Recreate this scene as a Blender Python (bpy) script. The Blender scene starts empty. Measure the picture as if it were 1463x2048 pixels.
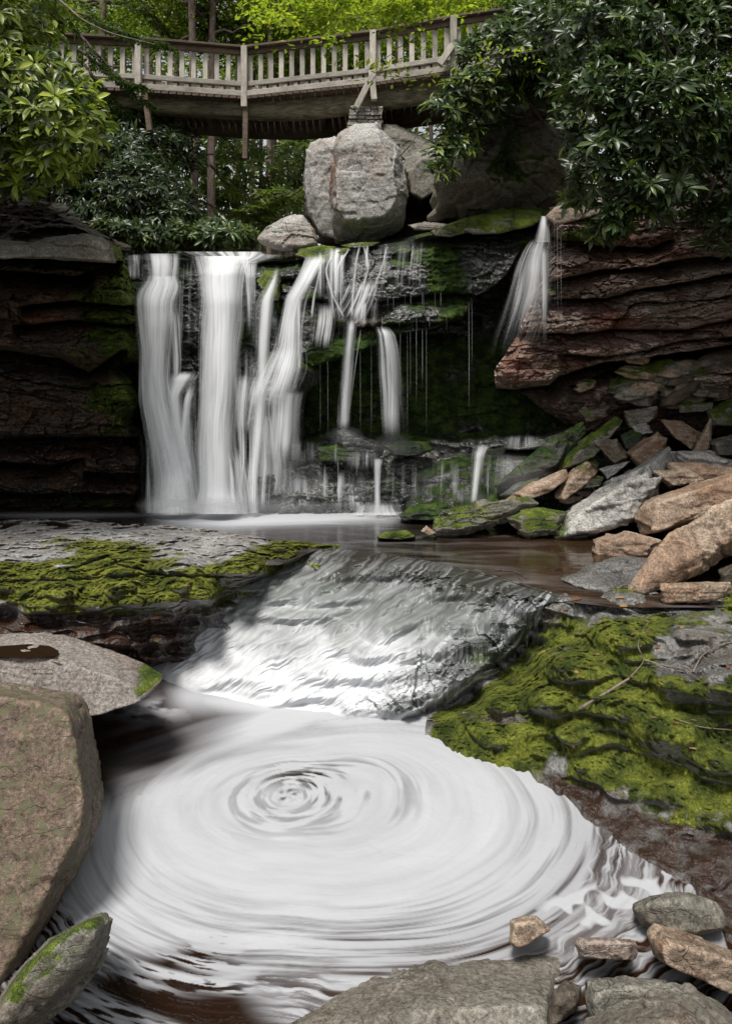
import bpy, bmesh, math, random
import numpy as np
from mathutils import Vector, noise as mnoise

random.seed(7)
RNG = np.random.default_rng(11)
C = bpy.context.scene.collection
CX, HY, F, CZ = 731.5, 760.0, 1365.0, 3.2      # optical axis column, horizon row, focal length in px, camera height (lower pool = 0)

def P(px, py, Y):
    px = np.asarray(px, float); py = np.asarray(py, float); Y = np.asarray(Y, float)
    return np.stack(np.broadcast_arrays((px - CX) * Y / F, Y, CZ + (HY - py) * Y / F), -1)
def Yz(py, z):
    return (CZ - z) * F / (np.asarray(py, float) - HY)

# ---------------------------------------------------------------- noise
def _h(ix, iy, iz, s):
    n = (ix * 374761393 + iy * 668265263 + iz * 2147483647 + s * 1274126177) & 0xffffffff
    n = ((n ^ (n >> 13)) * 1274126177) & 0xffffffff
    n = ((n ^ (n >> 15)) * 2246822519) & 0xffffffff
    return n ^ (n >> 16)
def perlin(x, y, z, seed=0):
    x, y, z = np.broadcast_arrays(np.asarray(x, float), np.asarray(y, float), np.asarray(z, float))
    fx, fy, fz = np.floor(x), np.floor(y), np.floor(z)
    ix, iy, iz = fx.astype(np.int64), fy.astype(np.int64), fz.astype(np.int64)
    x, y, z = x - fx, y - fy, z - fz
    u, v, w = [a * a * a * (a * (a * 6 - 15) + 10) for a in (x, y, z)]
    out = 0
    for dx in (0, 1):
        for dy in (0, 1):
            for dz in (0, 1):
                h = _h(ix + dx, iy + dy, iz + dz, seed)
                gx = ((h & 255) / 127.5 - 1); gy = (((h >> 8) & 255) / 127.5 - 1); gz = (((h >> 16) & 255) / 127.5 - 1)
                g = gx * (x - dx) + gy * (y - dy) + gz * (z - dz)
                wt = (u if dx else 1 - u) * (v if dy else 1 - v) * (w if dz else 1 - w)
                out = out + g * wt
    return out
def fbm(x, y, z, oct=4, seed=0, gain=0.5, ridged=False):
    a, f, s = 1.0, 1.0, 0
    for o in range(oct):
        n = perlin(np.asarray(x) * f, np.asarray(y) * f, np.asarray(z) * f, seed + o * 17)
        if ridged: n = 0.5 - np.abs(n) * 2
        s = s + a * n; a *= gain; f *= 2.03
    return s
def hash1(i, seed=0):
    return _h(np.asarray(i).astype(np.int64), np.zeros_like(i, dtype=np.int64), np.zeros_like(i, dtype=np.int64), seed) / 4294967295.0
def facets(x, y, z, seed=0):
    """broken-rock relief: every jittered cell is a plane with its own tilt and height"""
    x, y, z = [np.asarray(a, float) for a in np.broadcast_arrays(x, y, z)]
    fx, fy, fz = np.floor(x).astype(np.int64), np.floor(y).astype(np.int64), np.floor(z).astype(np.int64)
    best = np.full(x.shape, 9e9); out = np.zeros(x.shape)
    for dx in (-1, 0, 1):
        for dy in (-1, 0, 1):
            for dz in (-1, 0, 1):
                h = _h(fx + dx, fy + dy, fz + dz, seed); g = _h(fx + dx, fy + dy, fz + dz, seed + 7)
                ex = x - (fx + dx + (h & 255) / 255.0); ey = y - (fy + dy + ((h >> 8) & 255) / 255.0); ez = z - (fz + dz + ((h >> 16) & 255) / 255.0)
                d = ex * ex + ey * ey + ez * ez; w = d < best
                val = (ex * ((g & 255) / 127.5 - 1) + ey * (((g >> 8) & 255) / 127.5 - 1) + ez * (((g >> 16) & 255) / 127.5 - 1)) * .55 + (((g >> 4) & 255) / 255.0 - .5) * .8
                out = np.where(w, val, out); best = np.where(w, d, best)
    return out
def ss(a, b, x):
    t = np.clip((np.asarray(x, float) - a) / (b - a), 0, 1)
    return t * t * (3 - 2 * t)
def curve(pts):
    xs, ys = zip(*pts)
    return lambda x: np.interp(x, xs, ys)
def gs(px, py, cx, cy, rx, ry):
    return np.exp(-(((px - cx) / rx) ** 2 + ((py - cy) / ry) ** 2))
def idw(px, py, pts, power=3, r0=25):
    num = den = 0
    for p in pts:
        w = 1 / ((px - p[0]) ** 2 + (1.6 * (py - p[1])) ** 2 + r0 * r0) ** (power / 2)
        num = num + w * p[2]; den = den + w
    return num / den

# ---------------------------------------------------------------- objects
def tag(o, label=None, cat=None, group=None, kind=None):
    if label: o['label'] = label
    if cat: o['category'] = cat
    if group: o['group'] = group
    if kind: o['kind'] = kind
    return o
def empty(name, loc=(0, 0, 0)):
    o = bpy.data.objects.new(name, None); C.objects.link(o); o.location = loc; o.empty_display_size = .1
    return o
def link(name, me, mat=None, parent=None, loc=None):
    if mat is not None: me.materials.append(mat)
    o = bpy.data.objects.new(name, me); C.objects.link(o)
    if parent is not None: o.parent = parent
    if loc is not None: o.location = loc
    return o
def npmesh(name, V, Fq, mat, col=None, uv=None, smooth=True, parent=None, local=False):
    """V (n,3); Fq (m,k) constant k. col per-vertex (n,4); local: origin at the base centre."""
    V = np.ascontiguousarray(V, dtype=np.float64).reshape(-1, 3)
    loc = None
    if local:
        lo, hi = V.min(0), V.max(0)
        loc = np.array([(lo[0] + hi[0]) / 2, (lo[1] + hi[1]) / 2, lo[2]])
        V = V - loc
    elif parent is not None:
        V = V - np.array(parent.location)
    me = bpy.data.meshes.new(name)
    n, (m, k) = len(V), Fq.shape
    me.vertices.add(n); me.vertices.foreach_set('co', V.ravel())
    me.loops.add(m * k); me.polygons.add(m)
    me.loops.foreach_set('vertex_index', Fq.ravel().astype(np.int32))
    me.polygons.foreach_set('loop_start', np.arange(0, m * k, k, dtype=np.int32))
    me.polygons.foreach_set('loop_total', np.full(m, k, dtype=np.int32))
    if smooth: me.polygons.foreach_set('use_smooth', np.ones(m, bool))
    me.update(calc_edges=True)
    if col is not None:
        a = me.color_attributes.new('c', 'FLOAT_COLOR', 'POINT')
        a.data.foreach_set('color', np.ascontiguousarray(col, dtype=np.float32).reshape(-1))
    if uv is not None:
        l = me.uv_layers.new(name='UVMap')
        l.data.foreach_set('uv', np.ascontiguousarray(uv.reshape(-1, 2)[Fq.ravel()], dtype=np.float32).ravel())
    return link(name, me, mat, parent, None if loc is None else tuple(loc))
def gridfaces(nr, nc, off=0):
    r = np.arange(nr - 1)[:, None] * nc; c = np.arange(nc - 1)[None, :]
    a = (r + c).ravel() + off
    return np.stack([a, a + nc, a + nc + 1, a + 1], -1)
def gridmesh(name, V, mat, col=None, uv=None, skirt=None, **kw):
    """V (nr,nc,3). skirt: 3-vector or callable(V)->V pushed border giving the sheet thickness."""
    if skirt is not None:
        f = skirt if callable(skirt) else (lambda q: q + np.array(skirt))
        def pad(A, fn):
            A = np.concatenate([fn(A[:1]), A, fn(A[-1:])], 0)
            return np.concatenate([fn(A[:, :1]), A, fn(A[:, -1:])], 1)
        core = V
        V = np.concatenate([f(core[:1]), core, f(core[-1:])], 0)
        l = V[:, :1].copy(); l[1:-1] = f(core[:, :1]); r = V[:, -1:].copy(); r[1:-1] = f(core[:, -1:])
        V = np.concatenate([l, V, r], 1)
        if col is not None: col = pad(col, lambda a: a)
        if uv is not None: uv = pad(uv, lambda a: a)
    nr, nc = V.shape[:2]
    return npmesh(name, V.reshape(-1, 3), gridfaces(nr, nc), mat, None if col is None else col.reshape(-1, 4), None if uv is None else uv.reshape(-1, 2), **kw)
def gnormals(V):
    du = np.gradient(V, axis=1); dv = np.gradient(V, axis=0)
    n = np.cross(dv, du)
    n /= np.linalg.norm(n, axis=-1, keepdims=True) + 1e-9
    s = np.sign(-(n * V_to_cam(V)).sum(-1, keepdims=True)); s[s == 0] = 1
    return n * s * -1
def V_to_cam(V):
    return np.array([0, 0, CZ]) - V
def rgba(r, g, b, a):
    return np.stack(np.broadcast_arrays(np.clip(r, 0, 1), np.clip(g, 0, 1), np.clip(b, 0, 1), np.clip(a, 0, 1)), -1)

# ---------------------------------------------------------------- materials
def newmat(name):
    m = bpy.data.materials.new(name); m.use_nodes = True
    nt = m.node_tree; nt.nodes.clear()
    return m, nt
class NB:
    """tiny node builder"""
    def __init__(s, nt): s.nt = nt
    def n(s, t, **k):
        x = s.nt.nodes.new(t)
        for a, b in k.items(): setattr(x, a, b)
        return x
    def put(s, sock, v):
        if isinstance(v, bpy.types.NodeSocket): s.nt.links.new(v, sock)
        elif isinstance(v, (tuple, list)) and len(v) == 3 and sock.type == 'RGBA': sock.default_value = (*v, 1)
        else: sock.default_value = v
    def math(s, op, a, b=0.0, c=None, clamp=False):
        x = s.n('ShaderNodeMath', operation=op, use_clamp=clamp); s.put(x.inputs[0], a); s.put(x.inputs[1], b)
        if c is not None: s.put(x.inputs[2], c)
        return x.outputs[0]
    def mix(s, f, a, b, mode='MIX'):
        x = s.n('ShaderNodeMix', data_type='RGBA', blend_type=mode); s.put(x.inputs['Factor'], f); s.put(x.inputs[6], a); s.put(x.inputs[7], b)
        return x.outputs[2]
    def mixf(s, f, a, b):
        x = s.n('ShaderNodeMix', data_type='FLOAT'); s.put(x.inputs[0], f); s.put(x.inputs[2], a); s.put(x.inputs[3], b)
        return x.outputs[0]
    def noise(s, vec, scale, detail=4, rough=.5, dist=0.0, typ=None):
        x = s.n('ShaderNodeTexNoise')
        if typ: x.noise_type = typ
        s.put(x.inputs['Vector'], vec); s.put(x.inputs['Scale'], scale); s.put(x.inputs['Detail'], detail); s.put(x.inputs['Roughness'], rough); s.put(x.inputs['Distortion'], dist)
        return x.outputs['Fac']
    def voro(s, vec, scale, feature='F1'):
        x = s.n('ShaderNodeTexVoronoi', feature=feature); s.put(x.inputs['Vector'], vec); s.put(x.inputs['Scale'], scale)
        return x.outputs['Distance']
    def mapr(s, v, a, b, c=0.0, d=1.0, smooth=True):
        x = s.n('ShaderNodeMapRange', interpolation_type='SMOOTHSTEP' if smooth else 'LINEAR'); s.put(x.inputs[0], v)
        for i, q in enumerate((a, b, c, d)): s.put(x.inputs[i + 1], q)
        return x.outputs[0]
    def vmul(s, v, k):
        x = s.n('ShaderNodeVectorMath', operation='MULTIPLY'); s.put(x.inputs[0], v); x.inputs[1].default_value = k
        return x.outputs[0]
    def bump(s, h, strength=.5, dist=.02, normal=None):
        x = s.n('ShaderNodeBump'); s.put(x.inputs['Strength'], strength); s.put(x.inputs['Distance'], dist); s.put(x.inputs['Height'], h)
        if normal is not None: s.put(x.inputs['Normal'], normal)
        return x.outputs[0]
    def out(s, sh):
        o = s.n('ShaderNodeOutputMaterial'); s.nt.links.new(sh, o.inputs['Surface'])

def rockmat(name, c1, c2, c3, rust=(.23, .09, .035), lichen=(.42, .43, .38), rough=.75, bump=.6, scale=1.0, moss1=(.03, .05, .010), moss2=(.115, .145, .022), strat=0.0):
    m, nt = newmat(name); b = NB(nt)
    tc = b.n('ShaderNodeTexCoord').outputs['Object']
    oi = b.n('ShaderNodeObjectInfo').outputs['Random']
    off = b.n('ShaderNodeVectorMath', operation='ADD'); b.put(off.inputs[0], tc)
    cmb = b.n('ShaderNodeCombineXYZ'); b.put(cmb.inputs[0], b.math('MULTIPLY', oi, 37.0)); b.put(cmb.inputs[1], b.math('MULTIPLY', oi, 11.0))
    b.put(off.inputs[1], cmb.outputs[0]); v = off.outputs[0]
    at = b.n('ShaderNodeAttribute', attribute_name='c'); sep = b.n('ShaderNodeSeparateColor'); b.put(sep.inputs[0], at.outputs['Color'])
    R, G, B_, A = sep.outputs[0], sep.outputs[1], sep.outputs[2], at.outputs['Alpha']
    n1 = b.noise(v, 1.6 * scale, 6, .6, .4); n2 = b.noise(v, 7 * scale, 8, .65, .3); n3 = b.noise(v, 42 * scale, 6, .7); n4 = b.noise(v, 150 * scale, 3, .6)
    vs = b.vmul(v, (1.2, 1.2, 9)); ns = b.noise(vs, 1.5, 6, .6, .6)
    base = b.mix(b.mapr(n1, .35, .65), c1, c2)
    base = b.mix(b.mapr(n2, .5, .72), base, c3); n5 = b.noise(v, .7 * scale, 5, .7, .8)
    base = b.mix(b.mapr(n5, .53, .60, 0, .75), base, tuple((c3[i] + c2[i]) * .5 * (1.12, .98, .9)[i] * .8 for i in range(3)))
    base = b.mix(b.mapr(ns, .52, .66, 0, .35 + strat * .4), base, tuple(x * .55 for x in c1))
    # speckle and grime, painted highlights on edges with darkened creases, hairline cracks
    sp = b.mapr(n3, .3, .7, .45, 1.55)
    sp = b.math('MULTIPLY', sp, b.mapr(n4, .3, .7, .7, 1.3))
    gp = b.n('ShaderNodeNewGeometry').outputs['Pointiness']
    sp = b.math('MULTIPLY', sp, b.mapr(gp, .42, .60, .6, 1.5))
    wv = b.n('ShaderNodeVectorMath', operation='ADD'); b.put(wv.inputs[0], b.vmul(v, (1.0, 1.0, 2.6)))
    nw = b.n('ShaderNodeTexNoise'); b.put(nw.inputs['Vector'], v); nw.inputs['Scale'].default_value = 2.5; nw.inputs['Detail'].default_value = 5; b.put(wv.inputs[1], nw.outputs['Color'])
    ck = b.voro(wv.outputs[0], 1.9 * scale, 'DISTANCE_TO_EDGE'); crk = b.mapr(ck, .0, .018)
    sp = b.math('MULTIPLY', sp, b.math('MAXIMUM', crk, b.mapr(n1, .42, .55, .55, 1.0)))
    val = b.n('ShaderNodeVectorMath', operation='SCALE'); b.put(val.inputs[0], base); b.put(val.inputs['Scale'], sp)
    base = val.outputs[0]
    rf = b.math('MULTIPLY', G, b.mapr(n2, .3, .6, .25, 1.1), clamp=True)
    rc = b.mix(b.mapr(n3, .35, .65), rust, tuple(x * .4 for x in rust))
    base = b.mix(rf, base, rc)
    lf = b.math('MULTIPLY', b.mapr(B_, 0, 1), b.mapr(b.noise(v, 9, 5, .7, 1.0), .5, .56), clamp=True)
    base = b.mix(lf, base, lichen)
    dark = b.mapr(b.voro(v, 55 * scale), 0.0, .16, .55, 1.0)
    # pits
    dd = b.n('ShaderNodeVectorMath', operation='SCALE'); b.put(dd.inputs[0], base); b.put(dd.inputs['Scale'], dark); base = dd.outputs[0]
    wetk = b.mapr(A, 0, 1, 1.0, .5)
    dd = b.n('ShaderNodeVectorMath', operation='SCALE'); b.put(dd.inputs[0], base); b.put(dd.inputs['Scale'], wetk); base = dd.outputs[0]
    # moss
    mn = b.math('ADD', b.math('MULTIPLY', b.math('SUBTRACT', n2, .5), 1.1), b.math('MULTIPLY', b.math('SUBTRACT', n3, .5), .7))
    mf = b.mapr(b.math('ADD', R, mn), .42, .6)
    mc = b.mix(b.mapr(b.noise(v, 5, 6, .6), .35, .68), moss1, moss2)
    mc2 = b.n('ShaderNodeVectorMath', operation='SCALE'); b.put(mc2.inputs[0], mc); b.put(mc2.inputs['Scale'], b.math('MULTIPLY', b.mapr(n4, .3, .7, .45, 1.6), b.mapr(n3, .3, .7, .55, 1.45)))
    base = b.mix(mf, base, mc2.outputs[0])
    pr = b.n('ShaderNodeBsdfPrincipled')
    b.put(pr.inputs['Base Color'], base)
    wr = b.math('ADD', b.mapr(n3, .3, .7, .12, .42), 0.0)
    rr = b.mixf(b.mapr(A, .2, .9), rough, wr)
    rr = b.mixf(mf, rr, .85)
    b.put(pr.inputs['Roughness'], rr)
    b.put(pr.inputs['Specular IOR Level'], b.mixf(mf, b.mixf(A, .35, .8), .15))
    h = b.math('ADD', b.math('MULTIPLY', n2, 1.0), b.math('MULTIPLY', n3, .45)); h = b.math('ADD', h, b.math('MULTIPLY', n4, .12)); h = b.math('ADD', h, b.math('MULTIPLY', ns, .8)); h = b.math('ADD', h, b.math('MULTIPLY', b.math('MINIMUM', crk, 1.0), .25))
    mh = b.math('ADD', b.math('MULTIPLY', b.noise(v, 60, 4, .7), .5), b.math('MULTIPLY', n4, .5))
    h = b.mixf(mf, h, b.math('ADD', b.math('MULTIPLY', mh, 1.2), .35))
    b.put(pr.inputs['Normal'], b.bump(h, bump, .035))
    b.out(pr.outputs[0])
    return m

M = {}
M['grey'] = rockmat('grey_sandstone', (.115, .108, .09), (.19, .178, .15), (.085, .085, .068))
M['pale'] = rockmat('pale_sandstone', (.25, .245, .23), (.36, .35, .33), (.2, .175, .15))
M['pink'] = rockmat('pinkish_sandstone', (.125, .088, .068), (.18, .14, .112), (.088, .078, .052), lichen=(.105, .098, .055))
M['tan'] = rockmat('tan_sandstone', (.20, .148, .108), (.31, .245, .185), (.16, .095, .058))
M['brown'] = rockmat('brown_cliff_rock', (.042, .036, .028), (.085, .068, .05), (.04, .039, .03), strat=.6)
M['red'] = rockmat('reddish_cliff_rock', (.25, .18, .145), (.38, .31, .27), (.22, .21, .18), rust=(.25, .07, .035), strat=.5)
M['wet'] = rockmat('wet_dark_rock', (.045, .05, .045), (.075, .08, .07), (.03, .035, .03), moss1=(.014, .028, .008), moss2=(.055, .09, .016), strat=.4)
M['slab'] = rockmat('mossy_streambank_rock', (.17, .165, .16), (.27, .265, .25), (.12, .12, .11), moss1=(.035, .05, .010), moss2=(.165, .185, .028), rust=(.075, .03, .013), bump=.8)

def watermat(name, deep=(.018, .009, .005), foamc=(.44, .45, .475), rough=.06, bumpk=.25, bscale=(5, 5, 5), greyc=None):
    m, nt = newmat(name); b = NB(nt)
    tc = b.n('ShaderNodeTexCoord').outputs['Object']
    at = b.n('ShaderNodeAttribute', attribute_name='c'); sep = b.n('ShaderNodeSeparateColor'); b.put(sep.inputs[0], at.outputs['Color'])
    f = sep.outputs[0]; g = sep.outputs[1]
    col = b.mix(g, deep, greyc or (.12, .045, .015))
    col = b.mix(f, col, foamc)
    pr = b.n('ShaderNodeBsdfPrincipled'); b.put(pr.inputs['Base Color'], col)
    b.put(pr.inputs['Roughness'], b.mixf(f, rough, .55)); b.put(pr.inputs['Specular IOR Level'], b.mixf(f, .5, .15)); pr.inputs['IOR'].default_value = 1.33
    h = b.noise(b.vmul(tc, bscale), 1.0, 4, .55, .5)
    b.put(pr.inputs['Normal'], b.bump(h, bumpk, .03))
    b.out(pr.outputs[0]); return m
# ================================================================ lower pool with the foam whirl
SC = (-0.60, 5.26)      # whirl centre (x, y) in metres
def lower_pool():
    px = np.arange(-60, 1640, 2.2); py = np.arange(1322, 2150, 2.0)
    PX, PY = np.meshgrid(px, py)
    V = P(PX, PY, Yz(PY, 0.0)); X, Y = V[..., 0], V[..., 1]
    dx, dy = X - SC[0], Y - SC[1]; r = np.hypot(dx, dy) + 1e-6; th = np.arctan2(dy, dx)
    c, s = np.cos(th), np.sin(th)
    Rb = np.where(c > 0, np.hypot(2.3 * c, (1.12 if True else 0) * s) , np.hypot(1.4 * c, 1.12 * s))
    Rb = np.where(s < 0, np.where(c > 0, np.sqrt((2.3 * c) ** 2 + (1.42 * s) ** 2), np.sqrt((1.45 * c) ** 2 + (1.42 * s) ** 2)), Rb)
    Rb = 1.12 + (Rb - 1.12) * ss(.1, .9, r)
    rho = r / Rb
    w = fbm(X * .9, Y * .9, 0, 2, 5) * .035
    tw = th + 1.1 * np.log(rho + .12)                       # streams spiral in
    ca, sa = np.cos(tw), np.sin(tw)
    def st(K, A, seed, o=4): return fbm(ca * A, sa * A, (rho + w) * K, o, seed)
    s1, s2, s3 = st(9, 1.1, 1), st(30, 1.5, 2), st(70, 2.4, 3)
    base = 0.93 * np.ones_like(rho) + .12 * s1
    inner = np.exp(-((rho - .25) / .16) ** 2)
    f = base - .07 * np.clip(s2 + .2, 0, 1) - .06 * np.clip(s3, 0, 1)
    # dark broken rings round the eye
    ringn = st(30, 1.0, 21, 3) + .5 * s1
    f -= inner * np.clip(ringn * 2.3 + .18, 0, .75) * (.55 + .7 * ss(-.2, 1, np.sin(th + .6)))
    f -= np.exp(-((rho - .05) / .028) ** 2) * np.clip(perlin(ca * 1.5, sa * 1.5, rho * 8, 9) * 2 + .3, 0, .7)
    # thinner foam out towards the rim, streaky
    rim = ss(.62, 1.05, rho); rim2 = ss(.93, 1.18, rho)
    sidek = .35 + .65 * ss(-.3, .6, c + .0 * s) + .45 * ss(.3, 1, -s)
    f -= rim * sidek * (np.clip(s2 * 1.3 + .10 + s3 * .9, 0, 1) * .62)
    f -= .22 * ss(.72, 1.08, rho) * ss(0, .6, c)
    # strands of foam breaking up on brown water (right and front)
    w2 = fbm(X * 3, Y * 3, 0, 3, 55) * .05
    cell = fbm(ca * 4.5, sa * 4.5, (rho + w + w2) * 44, 4, 31, gain=.6); cell2 = cell
    cellf = ss(-.20, .22, cell + .12 * fbm(X * 2, Y * 2, 3, 2, 3))
    edge = ss(.93, 1.12, rho * (1 - .13 * np.clip(-s, 0, 1)) + .2 * s1) * ss(-.15, .35, np.maximum(c, -s * 1.0))
    f = f * (1 - edge) + edge * cellf * (.80 - .30 * ss(1.1, 1.5, rho))
    # dark inlet water between the left boulder and the whirl
    L = PY - np.interp(PX, [-60, 190, 330, 500, 640, 760, 900], [1720, 1625, 1560, 1497, 1462, 1447, 1440])
    dark = 1 - ss(-46, 26, L + 16 * s1)
    U = PY - np.interp(PX, [-60, 220, 330, 430, 560, 760], [1560, 1520, 1462, 1435, 1432, 1440])
    strk = fbm((PX + PY * 1.6) * .004, (PY + PX * .32) * .035, 0, 4, 41)
    inflow = np.exp(-((PY + .34 * (PX - 560) - 1436) / 46.0) ** 2) * ss(300, 580, PX) * (1 - ss(800, 930, PX))
    d = np.clip(inflow * 1.15 + .07 + strk * .28 + .12 * ss(1480, 1560, PY), 0, .97) * ss(160, 300, PX)
    puff = gs(PX, PY, 320, 1418, 85, 22) * ss(-.25, .35, fbm(PX * .018, PY * .05, 0, 3, 8) + .15) * .75
    top = ss(455, 385, PX * 0 + PY - 1000 + 0) * ss(310, 380, PX)
    bl = np.interp(PX, [235, 300, 410, 560, 690, 905], [1322, 1338, 1390, 1418, 1434, 1440])
    d = np.maximum(d, np.exp(-((PY - bl - 6) / 26.0) ** 2) * ss(290, 420, PX) * .95)
    d = np.maximum(d, puff); d = np.maximum(d, top * .95)
    d *= 1 - .8 * gs(PX, PY, 470, 1372, 110, 16)
    f = f * (1 - dark) + d * dark
    # foam scum patches by the right-hand stones, black gaps at the near left
    patch = np.clip(gs(PX, PY, 1290, 1790, 90, 45) + gs(PX, PY, 1180, 1820, 120, 38), 0, 1)
    holes = ss(.12, .3, perlin(X * 8, Y * 8, 4, 51) + .2)
    f = np.maximum(f, ss(.25, .6, patch + .3 * s1) * (.9 * holes))
    nl = ss(1905, 1960, PY + (PX - 250) * .35) * (1 - ss(430, 560, PX + (PY - 1950) * -.6)) 
    nl = np.clip(nl, 0, 1)
    thin = ss(.32, .62, 1 - np.abs(fbm(ca * 5, sa * 5, rho * 30 + w * 40, 3, 71)) * 2.4) * .8 * ss(-.3, .15, s1)
    f = f * (1 - nl) + nl * thin
    rb = 0 * ss(1300, 1400, PX) * ss(1700, 1800, PY)
    f *= 1 - rb * .6 * ss(0, .2, -cell2 + .5)
    z = .012 * s2 * edge + .006 * cellf * edge
    V[..., 2] += np.clip(z, -.02, .02)
    g = np.clip(rim2 * ss(-.1, .5, c) + .25, 0, 1)
    col = rgba(f, g * .8, 0, 1)
    m = watermat('foam_water', deep=(.012, .006, .004), greyc=(.030, .012, .005))
    o = gridmesh('lower_pool_water', V, m, col)
    tag(o, 'whirl of white foam on the dark lower pool', 'water', kind='structure')
lower_pool()

# ================================================================ upper pool
def upper_pool():
    px = np.arange(-260, 1500, 4.0); tt = np.linspace(0, 1, 120)[:, None]
    bot = np.interp(px, [-260, 560, 640, 730, 860, 985, 1090, 1150, 1230, 1500], [1150, 1130, 1097, 1105, 1126, 1154, 1185, 1206, 1215, 1215])[None, :]
    PX = px[None, :] + 0 * tt; PY = 1014 + (bot - 1014) * tt ** 1.3
    V = P(PX, PY, Yz(PY, 1.06)); X, Y = V[..., 0], V[..., 1]
    w = fbm(X * .8, Y * 1.2, 0, 3, 2)
    streak = fbm(X * .35 + w * .6, Y * 3.5 + w * 1.2, 0, 4, 6)
    nearfall = ss(275, 370, PX) * (1 - ss(760, 830, PX))
    fy = np.interp(PX, [230, 330, 450, 600, 780], [1026, 1040, 1044, 1038, 1032])
    f = nearfall * (1 - ss(-8, 22, PY - fy)) * .95
    f += nearfall * .42 * np.exp(-np.clip(PY - fy, 0, None) / 26) * (1 - .4 * ss(600, 760, PX))
    f += .35 * np.clip(streak - .08, 0, 1) * (1 - ss(1000, 1150, PX)) 
    f += .5 * gs(PX, PY, 120, 1030, 190, 5)
    # acceleration lines to the brink
    br = np.interp(PX, [650, 850, 1050, 1150], [1098, 1132, 1180, 1215])
    f += .55 * np.clip(fbm(X * 1.2 + Y * .8, Y * 5 + X * 1.0, 0, 3, 12) + .1, 0, 1) * np.exp(-np.abs(PY - br) / 26) * ss(600, 660, PX)
    g = ss(820, 1050, PX) * ss(1040, 1090, PY) * .45 + .1 + .25*ss(.1,.3,streak)
    V[..., 2] += .004 * streak
    m = watermat('dark_pool_water', deep=(.010, .008, .006), greyc=(.04, .020, .009), rough=.09, bscale=(1.2, 4.5, 3), bumpk=.35)
    o = gridmesh('upper_pool_water', V, m, rgba(f, g, 0, 1)); tag(o, 'dark brown water of the upper pool under the falls', 'water', kind='structure')
upper_pool()

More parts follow.
